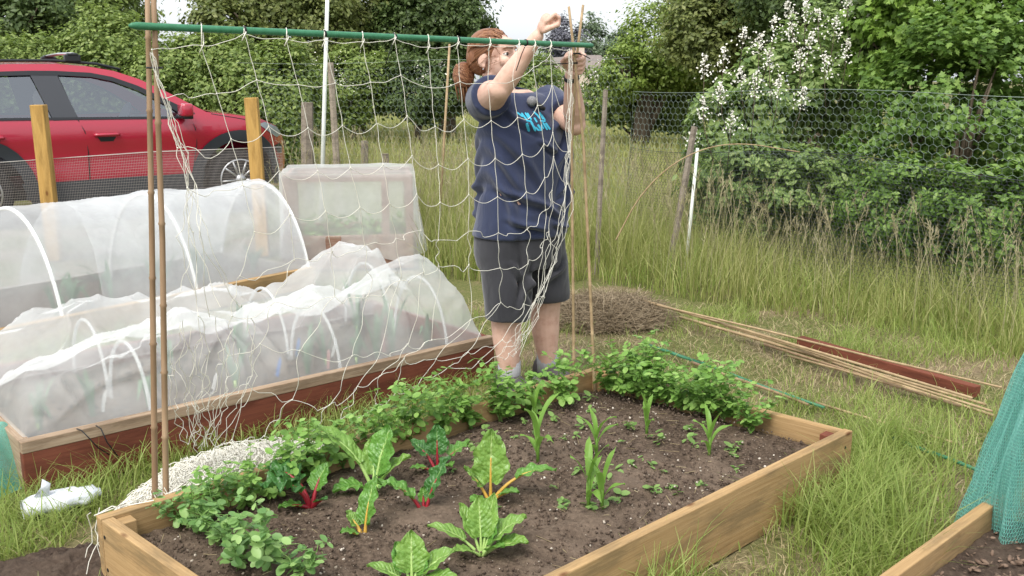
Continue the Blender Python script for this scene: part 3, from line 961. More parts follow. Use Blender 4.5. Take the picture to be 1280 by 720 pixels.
for (x, y, m_, lb, tilt) in ((371, 446, M_TAGB, 'blue plant label, upper of the two blue ones in the red bed', .15), (346, 472, M_TAGB, 'blue plant label, lower of the two blue ones in the red bed', .2),
                             (265, 492, M_TAGW, 'broad white plant label leaning behind the hanging net strands', .25), (415, 446, M_TAGW, 'white plant label beside a pink one in the red bed', .25),
                             (410, 461, M_TAGP, 'pink plant label near the middle of the red bed', .05), (480, 441, M_TAGP, 'pink plant label towards the right end of the red bed', 0), (128, 515, M_TAGW, 'white plant label at the left end of the red bed', .2)):
    p = G(x, y, 0.12)
    o = MB().box((0, 0, 0.035), (0.014, 0.0015, 0.09)).box((0, 0, 0.086), (0.008, 0.0015, 0.014)).build('plant_label', m_, None)
    o.location = p; o.rotation_euler = (0.1, tilt, 0.4)
    tag(o, lb, 'plant label', 'plant labels in the red bed')
o = MB().ball((0, 0, 0), (.05, .035, .03)).build('stone', M_CLOD, None, True); o.location = G(30, 540, 0.16)
tag(o, 'dark stone holding the mesh down at the left end of the red bed', 'stone')
# black cord over the red board
c0 = G(100, 537, 0.2)
mb = MB()
mb.tube([G(96, 536, 0.203), G(102, 538, 0.206) , G(108, 545, 0.19) - N2 * 0.03, G(118, 556, 0.14) - N2 * 0.035, G(138, 568, 0.05) - N2 * .05, G(158, 576, 0.012)], 0.0022, 6)
mb.tube([G(120, 532, 0.203), G(125, 535, 0.206) - N2 * .01, G(130, 550, 0.16) - N2 * 0.032, G(142, 566, 0.07) - N2 * 0.04, G(150, 575, 0.02) - N2 * 0.05], 0.0022, 6)
tag(mb.build('cord', M_BLACK, None, True), 'thin black cord looped over the front of the red board', 'cord')

# ------------------------------------------------------------------ third bed under the hooped tunnel
el_mid = (EL + EB) / 2
bed3 = thing('raised_bed', 'old timber raised bed holding leeks inside the tall white tunnel', 'raised bed', el_mid[:])
def loc3(v): return Vector(v) - el_mid
EL2, EB2 = EL + N3 * EW, EB + N3 * EW
board('board', loc3(EL), loc3(EB), 0.0, 0.14, 0.05, M_PINE, bed3, 0.02)
board('board', loc3(EL2), loc3(EB2), 0.0, 0.14, 0.05, M_GREYWOOD, bed3, 0.02)
e = N3 * 0.026
board('board', loc3(EL + e), loc3(EL2 - e), 0.0, 0.135, 0.05, M_GREYWOOD, bed3)
board('board', loc3(EB + e), loc3(EB2 - e), 0.0, 0.135, 0.05, M_GREYWOOD, bed3)
Q3 = (loc3(EL), loc3(EB), loc3(EB2), loc3(EL2))
link('soil', soil_top(Q3, 0.09, 0.012, 0.018, 24, 0.03, 0.01), M_SOIL, bed3)
tn = thing('hoop_tunnel', 'tall white mesh tunnel stretched over white hoops behind the red bed', 'crop tunnel')
E3L = (EB - EL).length
def arch(q, zt, ins=0.02):
    """across the tunnel: 0 near foot .. 1 far foot -> (across metres, height)"""
    a = math.pi * q
    c = 0.55 * q + 0.45 * (0.5 - 0.5 * math.cos(a))
    return ins + (EW - 2 * ins) * c, 0.14 + (zt - 0.14) * (1 - abs(2 * q - 1) ** 2.0)
def tunnel(u0, u1, off, zt, seed, sag=0.02, qmin=0.0):
    nu, nv = 150, 70
    P = np.zeros((nu, nv, 3)); 
    for a in range(nu):
        for b in range(nv):
            U = u0 + (u1 - u0) * a / (nu - 1)
            if seed == 2: U += 0.07 * math.sin(math.pi * b / (nv - 1)) * (1 - a / (nu - 1))
            q = qmin + (1 - qmin) * b / (nv - 1)
            y, z = arch(q, zt)
            d = min(abs(U - h_) for h_ in HOOPS)
            s = sag * min(1, d / 0.42) ** 0.8
            y += (0.5 * EW - y) * s * 1.6; z -= s * (z - 0.14) / (zt - 0.14) * 1.2
            fo = (1 - abs(2 * noise.noise(Vector((U * 2.2 + q * 3, q * 4 - U, seed * 3.3)))) ) ** 3 * 0.022 + noise.noise(Vector((U * 9, q * 9, seed))) * 0.008
            fo *= math.sin(math.pi * min(1, q + 0.12))
            r = EL + D3 * U + N3 * (y + (0.5 * EW - y) * 2 * -(off + fo))
            P[a, b] = (r.x, r.y, max(0.02, z + (off + fo) * 0.7 * math.sin(math.pi * q)))
    return np_mesh(P.reshape(-1, 3), grid_faces(nu, nv))
HOOPS = [E3L - x for x in (0.0, 0.9, 1.76, 2.3)]
link('mesh', tunnel(0.0, E3L, 0.004, 0.7, 1), M_GAUZE2, tn)
link('mesh_overlap', tunnel(E3L - 1.52, E3L - 0.01, 0.014, 0.7, 2), M_GAUZE2, tn)
for h_ in HOOPS:
    c = EL + D3 * h_
    pts = []
    for k in range(25):
        y, z = arch(k / 24, 0.69)
        q = c + N3 * y
        pts.append(Vector((q.x, q.y, z)))
    MB().tube([Vector((pts[0].x, pts[0].y, 0.02))] + pts + [Vector((pts[-1].x, pts[-1].y, 0.02))], 0.0115, 8).build('hoop', M_HOOP, tn, True)
i = 0
for (u, v, h) in ((.9, .2, .3), (1.05, .3, .26), (1.3, .3, .34), (1.55, .25, .34), (1.72, .4, .3), (1.95, .35, .34), (2.1, .55, .3), (2.35, .3, .26)):
    p = EL + D3 * u * E3L / 2.6 + N3 * v + Vector((0, 0, .09))
    strap_plant('leek_plant', f'{ORD[i]} leek from the left inside the tall hooped tunnel', 'leek', 'leeks in the tall tunnel', p, h, 8, 70 + i, M_LEEK, 0.028, 0.8); i += 1

# ------------------------------------------------------------------ netted box behind
KA = D(357, 216, 7.1); KA.z = 0
KX = (D(511, 219, 7.22) - D(357, 216, 7.1)); KX.z = 0
KW = KX.length; KX.normalize(); KY = Vector((-KX.y, KX.x, 0)); KD = 0.62; KH = 0.72
M_REDW = m_wood('faded_red_timber', (0.2, 0.11, 0.085), (0.32, 0.22, 0.18))
M_SLEEPER = m_noise('sleeper', (0.09, 0.055, 0.04), (0.24, 0.14, 0.1), 9, 0.9, 0.5, 0.01, stretch=(1, 1, 3), c2=(0.3, 0.27, 0.22))
cage = thing('netted_crate', 'white mesh draped over a box frame of faded red timber beyond the tunnel', 'crop cage', KA[:], math.atan2(KX.y, KX.x))
for (x, y) in ((0, 0), (KW, 0), (0, KD), (KW, KD), (KW * 0.8, 0.0)):
    MB().box((x, y, KH / 2 - .01), (0.055, 0.045, KH)).build('post', M_REDW, cage, bevel=0.003)
for (a, b) in (((0, 0), (KW, 0)), ((0, KD), (KW, KD))):
    MB().box(((a[0] + b[0]) / 2, a[1], KH - 0.035), (KW - 0.06, 0.03, 0.05)).build('rail', M_REDW, cage)
for x in (0, KW):
    MB().box((x, KD / 2, KH - 0.035), (0.03, KD - 0.05, 0.05)).build('rail', M_REDW, cage)
MB().box((KW / 2, -0.03, 0.13), (KW + 0.05, 0.05, 0.26)).box((KW / 2, KD + 0.04, 0.13), (KW + 0.05, 0.05, 0.26)).box((-0.04, KD / 2, 0.13), (0.05, KD - 0.02, 0.255)).box((KW + .04, KD / 2, 0.13), (0.05, KD - .02, 0.255)).build('plinth', M_SLEEPER, cage, bevel=0.008)
MB().box((KW / 2, KD / 2, 0.1), (KW - 0.02, KD - 0.02, 0.2)).build('soil', M_SOIL, cage)
def cage_cloth():
    per = []
    n = 26
    cs = [(-.045, -.045), (KW + .045, -.045), (KW + .045, KD + .045), (-.045, KD + .045)]
    for s in range(4):
        a, b = cs[s], cs[(s + 1) % 4]
        for k in range(n):
            per.append((a[0] + (b[0] - a[0]) * k / n, a[1] + (b[1] - a[1]) * k / n))
    V = []; rows = 20
    cx, cy = KW / 2, KD / 2
    for r in range(rows):
        t = r / (rows - 1)
        for k, (x, y) in enumerate(per):
            if r < 6:
                f = 0.02 + 0.98 * r / 5
                px_, py_ = cx + (x - cx) * f, cy + (y - cy) * f
                V.append((px_, py_, KH + 0.022 + 0.012 * noise.noise(Vector((px_ * 5, py_ * 5, 2))) - (0.012 if r == 5 else 0)))
            else:
                q = (r - 5) / (rows - 6)
                fold = noise.noise(Vector((k * 0.33, q * 1.5, 5))) * 0.05 + noise.noise(Vector((k * 0.9, q * 2, 8))) * 0.025
                fl = q * (0.02 + fold + (0.06 if (n * 0.75 < k < n * 1.7) else 0.0) * q)
                dx, dy = (x - cx), (y - cy)
                l = math.hypot(dx, dy)
                V.append((x + dx / l * fl, y + dy / l * fl, KH + 0.01 - q * (KH - 0.1 - 0.12 * noise.noise(Vector((k * 0.12, 1, 1))))))
    N = len(per)
    F = [(r * N + k, r * N + (k + 1) % N, (r + 1) * N + (k + 1) % N, (r + 1) * N + k) for r in range(rows - 1) for k in range(N)]
    return py_mesh(V, F)
link('mesh', cage_cloth(), m_gauze('box_mesh', (0.88, 0.9, 0.88), 0.45, 0.06, 6), cage)
tag(link('seedlings', np_mesh(*scatter(LEAF_V, LEAF_F, np.stack([RNG.uniform(0.05, KW - .05, 260), RNG.uniform(0.05, KD - .05, 260), RNG.uniform(.2, .34, 260)], 1), rot_from(np.stack([nrand(260), nrand(260), np.full(260, 1.2)], 1)), 0.07)), M_WEED, cage), kind='stuff')

# ------------------------------------------------------------------ canes, the green top rail and the bean net
def cane(pts, r, mat, label, group=None, node=0.24, name='bamboo_cane'):
    pts = [Vector(p) for p in pts]
    P, R = [], []
    segs = list(zip(pts[:-1], pts[1:]))
    tot = sum((b - a).length for a, b in segs)
    nxt = node * random.uniform(0.3, 0.9); s = 0
    P.append(pts[0]); R.append(r)
    for a, b in segs:
        L = (b - a).length
        while nxt < s + L - 0.01:
            for dlt, k in ((-0.006, 1.0), (0, 1.28), (0.006, 1.0)):
                P.append(a.lerp(b, (nxt - s + dlt) / L)); R.append(r * k * (1 - 0.25 * nxt / tot))
            nxt += node * random.uniform(0.8, 1.25)
        s += L
        P.append(b); R.append(r * (1 - 0.25 * s / tot))
    return tag(MB().tube(P, R, 9).build(name, mat, None, True), label, 'cane', group)
pA, pB = G(192, 632, 0.12), G(206, 642, 0.12)
pA.z = pB.z = 0.05
cane([pA, D(190, 300, pA.y - .01), D(184, -26, pA.y - .03)], 0.0095, M_CANE, 'tall brown bamboo cane, left of the pair at the bed corner nearest the net heap', 'bean frame canes')
cane([pB, D(203, 300, pB.y), D(191, -30, pB.y - .02)], 0.0095, M_CANE, 'tall brown bamboo cane, right of the pair at the bed corner nearest the net heap', 'bean frame canes')
qA, qB = G(718, 472, 0.12), G(745, 490, 0.12)
qA.z = qB.z = 0.05
cA = [qA, D(714.5, 180, qA.y - .08), D(721, 70, 3.885), D(729, 6, 3.85)]
cB = [qB, D(729.5, 180, qB.y + .02), D(718, 70, 3.85), D(711, 8, 3.84)]
cane(cA, 0.0068, M_CANE_PALE, 'pale bamboo cane gripped by the woman, rooted by the far corner behind its partner', 'bean frame canes')
cane(cB, 0.0068, M_CANE_PALE, 'pale bamboo cane gripped by the woman, rooted in front of its partner', 'bean frame canes')
R0, R1 = D(161, 32, 2.62), D(741, 57, 3.87)
rail = thing('green_stake', 'green plastic coated stake tied across the canes as a top rail', 'garden stake')
dR = (R1 - R0).normalized()
MB().tube([R0, R0 + dR * .006, R0 + dR * .02, R1 - dR * .012, R1 - dR * .003, R1], [.003, .007, .0102, .0098, .008, .003], 12).build('stake', M_STAKE, rail, True)
def rail_at(px):
    lo, hi = 0.0, 1.0
    for _ in range(30):
        m_ = (lo + hi) / 2; q = R0.lerp(R1, m_); dp = q.y * CT - (q.z - CAM_H) * ST
        if 640 + FPX * q.x / dp < px: lo = m_
        else: hi = m_
    return R0.lerp(R1, lo)
for px, tail in ((305, None), (405, None), (493, (-.03, -.09)), (572, None), (657, (-.035, -.1))):
    q = rail_at(px)
    mb = MB().lathe(q - dR * 0.003, [(.0122, 0), (.0126, .003), (.0122, .006)], 12, dR)
    if tail:
        mb.tube([q + Vector((0, -.01, -.008)), q + Vector((tail[0] * .4, -.014, -.04)), q + Vector((tail[0], -.012, tail[1]))], 0.0018, 5)
    mb.build('cable_tie', M_BLACK, rail, True)
def tie(px, py, Y, r, label, tail):
    q = D(px, py, Y)
    mb = MB().lathe(q - Vector((0, 0, .002)), [(r, 0), (r + .001, .002), (r, .005)], 12)
    if tail: mb.tube([q + Vector((0, -r, 0)), q + Vector((tail[0] * .5, -r - .01, tail[1] * .3)), q + Vector((tail[0], -r - .015, tail[1]))], 0.002, 5)
    tag(mb.build('cable_tie', M_BLACK, None, True), label, 'cable tie')
tie(193, 85, 2.68, 0.021, 'black cable tie round the left pair of brown canes', None)
tie(717, 79, 3.86, 0.017, 'black cable tie with its long tail pointing left on the pale canes', (-.125, -.008))
tie(721, 67, 3.835, 0.015, 'short black tie end sticking out right of the hand on the pale canes', (.05, -.02))

NET = [
 [(190, 62), (208, 123), (222, 185), (234, 235), (241, 290), (246, 340), (248, 395), (262, 440), (252, 490), (235, 555)],
 [(252, 57), (271, 117), (289, 174), (304, 232), (318, 290), (300, 345), (290, 395), (285, 445), (280, 495), (262, 548)],
 [(305, 42), (321, 100), (336, 158), (349, 213), (362, 268), (368, 325), (340, 380), (325, 430), (310, 480), (290, 550)],
 [(358, 49), (373, 106), (385, 160), (397, 214), (407, 264), (415, 314), (418, 370), (375, 438), (365, 500), (330, 545)],
 [(405, 50), (419, 104), (428, 157), (438, 210), (450, 259), (456, 307), (460, 370), (440, 445), (412, 506), (385, 545)],
 [(453, 52), (463, 103), (471, 154), (479, 206), (487, 254), (495, 298), (500, 350), (475, 440), (447, 483), (425, 525)],
 [(493, 48), (501, 94), (509, 145), (515, 195), (521, 243), (526, 288), (530, 340), (510, 430), (475, 470), (470, 505)],
 [(535, 59), (539, 110), (544, 158), (548, 206), (550, 253), (548, 300), (548, 330), (540, 425), (505, 448), (495, 490)],
 [(572, 54), (575, 102), (580, 149), (585, 198), (586, 243), (586, 289), (586, 331), (588, 400), (545, 449), (528, 472)],
 [(612, 56), (610, 103), (614, 151), (619, 198), (622, 246), (623, 291), (625, 335), (626, 378), (585, 440), (562, 458)],
 [(648, 56), (641, 101), (647, 147), (653, 193), (658, 240), (659, 287), (660, 330), (655, 380), (628, 425), (598, 452)],
 [(668, 57), (667, 84), (672, 132), (680, 180), (681, 222), (682, 262), (678, 310), (670, 375), (648, 422), (622, 446)],
 [(688, 58), (688, 68), (690, 105), (691, 166), (692, 196), (690, 238), (686, 290), (674, 365), (655, 418), (636, 442)],
 [(712, 62), (713, 95), (712, 150), (711, 190), (709, 230), (705, 265), (695, 310), (680, 370), (660, 412), (645, 440)]]
PN = Vector((-dR.y, dR.x, 0)).normalized()       # away from the camera, across the net
OFFN = [0, .0, .0, .0, .0, .03, .05, .09, .14, .2]
def net_pt(px, py, off=0.0):
    d = sight(px, py)
    o_ = Vector((0, 0, CAM_H))
    q0 = R0 + PN * (off - 0.012)
    k = (q0 - o_).dot(PN) / d.dot(PN)
    p = o_ + d * k
    if p.z < 0.04: p = o_ + d * ((0.04 - CAM_H) / d.z)
    return p
rn = random.Random(3)
NP = [[net_pt(x, y, OFFN[j]) for j, (x, y) in enumerate(c)] for c in NET]
def string(mb, a, b, sag, wig, r=0.00105, n=9):
    pts = []
    w1, w2, w3 = [Vector((rn.uniform(-1, 1), rn.uniform(-1, 1), rn.uniform(-1, 1))) for _ in range(3)]
    for k in range(n + 1):
        t = k / n
        p = a.lerp(b, t)
        s = math.sin(math.pi * t)
        p = p + (w1 * math.sin(2 * math.pi * t) + w2 * math.sin(3.1 * math.pi * t) + w3 * s) * (wig * 1.1) - Vector((0, 0, sag * s))
        pts.append(p)
    mb.tube(pts, r, 5, cap=False)
net = thing('bean_net', 'white string bean netting hung from the green rail with its slack heaped on the grass', 'netting')
mb = MB()
for c in range(14):
    for j in range(10):
        loose = 0.0015 if j < 5 else 0.007
        if c in (0, 13): loose = 0.008
        if j < 9: string(mb, NP[c][j], NP[c][j + 1], 0, loose)
        if c < 13 and not (c == 0 and j > 3):
            L = (NP[c][j] - NP[c + 1][j]).length
            string(mb, NP[c][j], NP[c + 1][j], 0.008 + 0.05 * (j > 4) * min(L, .4) + (0.02 if j in (2, 3, 4) else 0), loose * 1.2)
        if rn.random() < 0.9: mb.ball(NP[c][j], 0.0027, None, 6, 4)
mb.build('net_panel', M_STRING, net, True)
mb = MB()
for c in range(14):                       # loops that fix the top row to the rail
    q = rail_at(NET[c][0][0]) if 0 < c < 13 else None
    if q is not None:
        mb.tube([NP[c][0], q + Vector((.004, -.013, .0)), q + Vector((0, 0, .0125)), q + Vector((0, .012, 0)), NP[c][0] + Vector((.006, 0, .004)), NP[c][0] + Vector((-.006, -.004, -.02))], 0.0018, 5)
mb.build('knot', M_STRING, net, True)
mb = MB()                                 # bunches at both sides
def bunch(path, n, spread, wig):
    P = [Vector(p) for p in path]
    for s in range(n):
        ofs = [Vector((rn.gauss(0, spread[i]), rn.gauss(0, spread[i]), rn.gauss(0, spread[i] * .6))) for i in range(len(P))]
        for i in range(len(P) - 1):
            string(mb, P[i] + ofs[i], P[i + 1] + ofs[i + 1], 0, wig, 0.001, 6)
bunch([net_pt(190, 66), net_pt(209, 124), net_pt(223, 185), net_pt(235, 238), net_pt(245, 300), net_pt(250, 380, .05)], 4, [.004, .006, .012, .02, .04, .05], .005)
bunch([net_pt(209, 124), net_pt(232, 180), net_pt(240, 235), net_pt(262, 290), net_pt(285, 390, .05)], 2, [.004, .008, .02, .03, .05], .006)
mb.build('gathered_strands', M_STRING, net, True)
mb = MB()
bunch([net_pt(712, 62), net_pt(712, 190), net_pt(707, 262), net_pt(690, 330, .05), net_pt(668, 395, .09), net_pt(645, 440, .15)], 5, [.005, .008, .014, .018, .02, .022], .009)
mb.build('gathered_strands', M_STRING, net, True)
mb = MB()
for k in range(16):
    x0 = rn.uniform(215, 315)
    xm = x0 + rn.uniform(-25, 25)
    x1 = 255 + (x0 - 265) * 0.45 + rn.uniform(-14, 14)
    ps = [net_pt(x0, rn.uniform(385, 455), .06), net_pt(xm * .5 + x0 * .5, 470, .1), net_pt((xm + x1) / 2, 510, .14), net_pt(x1, rn.uniform(545, 572), .2)]
    for a, b in zip(ps[:-1], ps[1:]): string(mb, a, b, 0, .01, .001, 7)
mb.build('hanging_strands', M_STRING, net, True)
# the slack, a heap on the grass beside the bed and over its corner
hv, hf = [], []
def heap_h(p):
    """height of the heap at p"""
    r = Vector((p.x, p.y, 0)) - BL
    s, t = r.dot(D1), -r.dot(N1)
    if t < 0.024: return None
    a = (s - 0.50) / 0.46; b = (t - 0.1) / (0.36 if t > 0.1 else 0.4)
    q = 1 - a * a - b * b
    return 0.195 * q ** 0.6 if q > 0 else None
mb = MB()
cnt = 0
while cnt < 1100:
    s, t = rn.uniform(0.0, 0.98), rn.uniform(0.03, 0.46)
    p = BL + D1 * s - N1 * t
    h = heap_h(p)
    if h is None: continue
    cnt += 1
    ang = rn.uniform(0, 6.28); pts = []
    q = p.copy(); z = h * rn.uniform(0.55, 1.08)
    for k in range(9):
        ang += rn.uniform(-0.9, 0.9)
        q = q + Vector((math.cos(ang), math.sin(ang), 0)) * rn.uniform(.012, .028)
        hq = heap_h(q)
        if hq is None: break
        z = 0.5 * z + 0.5 * hq * rn.uniform(0.6, 1.12)
        pts.append(Vector((q.x, q.y, 0.012 + z)))
    if len(pts) > 2: mb.tube(pts, 0.0014, 4, cap=False)
for k in range(26):                      # dangling round the corner of the board
    x0 = BL - N1 * rn.uniform(0.02, 0.05) + D1 * rn.uniform(-0.07, 0.25)
    pts = [Vector((x0.x, x0.y, rn.uniform(.16, .22)))]
    for j in range(5):
        pts.append(pts[-1] + Vector((rn.uniform(-.016, .014), rn.uniform(-.016, .008), -rn.uniform(.01, .045))))
    pts = [Vector((p.x, p.y, max(p.z, .012))) for p in pts]
    mb.tube(pts, 0.0014, 4, cap=False)
    if rn.random() < .5:
        b0 = BL + D1 * rn.uniform(0, .35) - N1 * .02
        mb.tube([Vector((b0.x, b0.y, .205)), Vector((b0.x + rn.uniform(-.03, .03), b0.y + rn.uniform(-.03, .03), .21)), Vector((b0.x - .04, b0.y - .04, .2))], .0019, 4, cap=False)
mb.build('net_heap', M_STRING, net, True)
# ground of the heap: a denser core so that it reads as many layers
mb = MB()
for k in range(110):
    s = rn.uniform(.2, .88); p = BL + D1 * s - N1 * rn.uniform(.08, .38)
    h = heap_h(p) or 0.02
    mb.ball((p.x, p.y, h * .42), (rn.uniform(.03, .06), rn.uniform(.03, .06), max(.012, h * .46)), None, 9, 6)
mb.build('net_folds', m_noise('string_mass', (0.5, 0.48, 0.42), (0.8, 0.78, 0.7), 120, .9, .8, .004), net, True)

# ------------------------------------------------------------------ post and mesh fence in front of the car
fence = thing('mesh_fence', 'low square mesh fence with two golden timber posts in front of the red car', 'fence')
def post(name, top, bot, w, mat, parent, th=None, cham=True):
    top, bot = Vector(top), Vector(bot)
    ax = (top - bot); L = ax.length; ax.normalize()
    x = Vector((1, 0.1, 0)); x = (x - ax * x.dot(ax)).normalized(); y = ax.cross(x)
    o = MB().box((0, 0, 0), (L, w, th or w)).build(name, mat, parent, bevel=0.006)
    o.matrix_local = Matrix.Translation((top + bot) / 2) @ Matrix((ax, x, y)).transposed().to_4x4()
    return o
fp1t, fp1b = D(48, 131, 7.5), D(66, 330, 7.5); fp1b.z = 0
fp2t, fp2b = D(314, 122, 7.7), D(328, 330, 7.7); fp2b.z = 0
fp1b = fp1t + (D(62, 256, 7.5) - fp1t) * (fp1t.z / (fp1t.z - D(62, 256, 7.5).z))
fp2b = fp2t + (D(322, 222, 7.7) - fp2t) * (fp2t.z / (fp2t.z - D(322, 222, 7.7).z))
post('post', fp1t, fp1b, 0.1, M_POSTW, fence)
post('post', fp2t, fp2b, 0.1, M_POSTW, fence)
F0, F1, F2 = D(-40, 206, 7.56), D(190, 189, 7.62), D(352, 184, 7.78)
P0, P1 = [], []
def fpt(s, z):
    """s metres along the fence from its left end, at height fraction z"""
    if s <= 1: q = F0.lerp(F1, s)
    else: q = F1.lerp(F2, s - 1)
    return Vector((q.x, q.y + .004, q.z * z))
ns = 110
nzr = 40
for k in range(2 * ns + 1):
    s = k / ns
    P0.append(fpt(s, 0)[:]); P1.append(fpt(s, 1)[:])
for j in range(nzr + 1):
    for k in range(12):
        P0.append(fpt(2 * k / 12, j / nzr)[:]); P1.append(fpt(2 * (k + 1) / 12, j / nzr)[:])
link('mesh', np_mesh(*wires(P0, P1, 0.0011)), m_plain('grey_mesh', (0.3, 0.27, 0.25), 0.6), fence, False)
mb = MB().tube([F0 + Vector((0, -.004, .002)), F1 + Vector((0, -.004, -.006)), F2 + Vector((0, -.004, .002))], 0.003, 5)
mb.build('top_wire', m_plain('wire', (0.4, 0.38, 0.35), .5), fence, True)
# ------------------------------------------------------------------ the red car beyond the fence
M_CAR = m_plain('red_paint', (0.36, 0.01, 0.034), 0.26, 0.5, 0.0, 0.9)
M_CLAD = m_plain('grey_cladding', (0.035, 0.04, 0.048), 0.6)
M_TRIM = m_plain('black_trim', (0.02, 0.021, 0.024), 0.35)
M_PILLAR = m_plain('pillar_black', (0.05, 0.053, 0.06), 0.3)
M_TYRE = m_plain('tyre', (0.018, 0.018, 0.02), 0.85)
M_ALLOY = m_plain('alloy', (0.5, 0.51, 0.52), 0.3, 0.5, 0.7)
M_SEAT = m_plain('seat_cloth', (0.06, 0.06, 0.065), 0.9)
M_CREAM = m_plain('cream_headrest', (0.55, 0.5, 0.4), 0.8)
def m_glass():
    m, nt, out = new_mat('car_glass')
    gl = nt.nodes.new('ShaderNodeBsdfGlossy'); gl.inputs['Roughness'].default_value = 0.03
    gl.inputs['Color'].default_value = (.9, .95, 1, 1)
    tr = nt.nodes.new('ShaderNodeBsdfTransparent'); tr.inputs['Color'].default_value = (.5, .55, .6, 1)
    mx = nt.nodes.new('ShaderNodeMixShader'); mx.inputs[0].default_value = 0.2
    nt.links.new(tr.outputs[0], mx.inputs[1]); nt.links.new(gl.outputs[0], mx.inputs[2])
    nt.links.new(mx.outputs[0], out.inputs['Surface'])
    return m
M_GLASS = m_glass()
_ax = D(302, 225, 10.5)
_c, _s = math.cos(math.radians(36)), math.sin(math.radians(36))
CARP = (_ax.x - 1.23 * _c - .86 * _s, _ax.y - 1.23 * _s + .86 * _c, 0)
car = thing('parked_car', 'red crossover car with grey plastic cladding and roof bars parked behind the mesh fence', 'car', CARP, math.radians(36))
def HW(x, z):
    """half width of the body"""
    h = 0.86
    if z > 0.98: h -= 0.27 * ((z - 0.98) / 0.58) ** 1.15
    if z < 0.55: h -= 0.03 * ((0.55 - z) / 0.35)
    h += 0.018 * math.exp(-((z - 0.86) / 0.1) ** 2) - 0.02 * math.exp(-((z - 0.62) / 0.13) ** 2)
    if x > 1.25: h -= 0.46 * ((x - 1.25) / 0.7) ** 2.3
    if x < -1.5: h -= 0.2 * ((-1.5 - x) / 0.5) ** 2
    return h
def cdt_panel(poly, off, side=-1, step=0.055):
    pts = [Vector(p) for p in poly]
    n = len(pts)
    xs = [p.x for p in pts]; zs = [p.y for p in pts]
    from mathutils.geometry import intersect_point_tri_2d
    def inp(p):
        c = False
        for i in range(n):
            a, b = pts[i], pts[i - 1]
            if (a.y > p.y) != (b.y > p.y) and p.x < (b.x - a.x) * (p.y - a.y) / (b.y - a.y) + a.x: c = not c
        return c
    P = []
    for i in range(n):
        a, b = pts[i], pts[(i + 1) % n]
        k = max(1, int((b - a).length / step))
        P += [a.lerp(b, j / k) for j in range(k)]
    nb = len(P)
    x = min(xs) + step / 2
    while x < max(xs):
        z = min(zs) + step / 2
        while z < max(zs):
            q = Vector((x, z))
            if inp(q) and min((q - b).length for b in P[:nb]) > step * 0.45: P.append(q)
            z += step
        x += step
    r = delaunay_2d_cdt(P, [(i, (i + 1) % nb) for i in range(nb)], [], 1, 1e-5)
    V = [(v.x, side * (HW(v.x, v.y) + off), v.y) for v in r[0]]
    F = [tuple(f) if side > 0 else tuple(reversed(f)) for f in r[2]]
    return V, F
AXF, AXR, AZ = 1.23, -1.33, 0.335
def arc(cx, r, a0, a1, n=14): return [(cx + r * math.cos(math.radians(a0 + (a1 - a0) * i / n)), AZ + r * math.sin(math.radians(a0 + (a1 - a0) * i / n))) for i in range(n + 1)]
TOP = [(1.9, .42), (1.93, .6), (1.9, .72), (1.84, .8), (1.72, .9), (1.5, .985), (1.2, 1.035), (.98, 1.06), (.9, 1.07), (.55, 1.27), (.28, 1.41), (.05, 1.49), (-.2, 1.535), (-.5, 1.555), (-.9, 1.55), (-1.3, 1.52), (-1.6, 1.46), (-1.82, 1.3), (-1.98, 1.02), (-2.03, .8), (-2.02, .5)]
side_poly = TOP + [(-1.98, .3), (-1.82, .25)] + arc(AXR, .43, 190, -10) [0:] + [(-.85, .24), (.75, .24)] + arc(AXF, .43, 190, -10) + [(1.75, .25), (1.86, .3)]
# openings for the side glass
GF = [(.66, 1.03), (.52, 1.13), (.25, 1.29), (.02, 1.385), (-.18, 1.43), (-.5, 1.445), (-.37, 1.025)]
GR = [(-.60, 1.02), (-.74, 1.445), (-1.1, 1.435), (-1.4, 1.38), (-1.46, 1.05)]
def body_side(side):
    belt = 1.015
    low = [p for p in TOP if p[1] < belt]
    front = [p for p in TOP if p[0] > 1.2 and p[1] < belt] + [(1.2, 1.035), (.98, 1.06), (.9, 1.07), (.7, 1.02)]
    rear = [p for p in TOP if p[0] < -1.9]
    poly = front + [(-.37, 1.018), (-1.46, 1.04), (-1.97, 1.03)] + [p for p in TOP if p[0] < -1.9 and p[1] < 1.0] + [(-1.98, .3), (-1.82, .25)] + arc(AXR, .43, 190, -10) + [(-.85, .24), (.75, .24)] + arc(AXF, .43, 190, -10) + [(1.75, .25), (1.86, .3)]
    a = cdt_panel(poly, 0, side)
    # roof side rail: between the side windows and the roof edge
    railp = [(.98, 1.06), (.9, 1.07), (.55, 1.27), (.28, 1.41), (.05, 1.49), (-.2, 1.535), (-.5, 1.555), (-.9, 1.55), (-1.3, 1.52), (-1.6, 1.46), (-1.82, 1.3), (-1.97, 1.03), (-1.46, 1.04), (-1.42, 1.40), (-1.1, 1.46), (-.74, 1.472), (-.5, 1.472), (-.18, 1.455), (.02, 1.41), (.25, 1.315), (.52, 1.155), (.7, 1.02)]
    b = cdt_panel(railp, 0, side)
    return a, b
mb = MB()
for sd_ in (-1, 1):
    for V, F in body_side(sd_): mb.add(V, F)
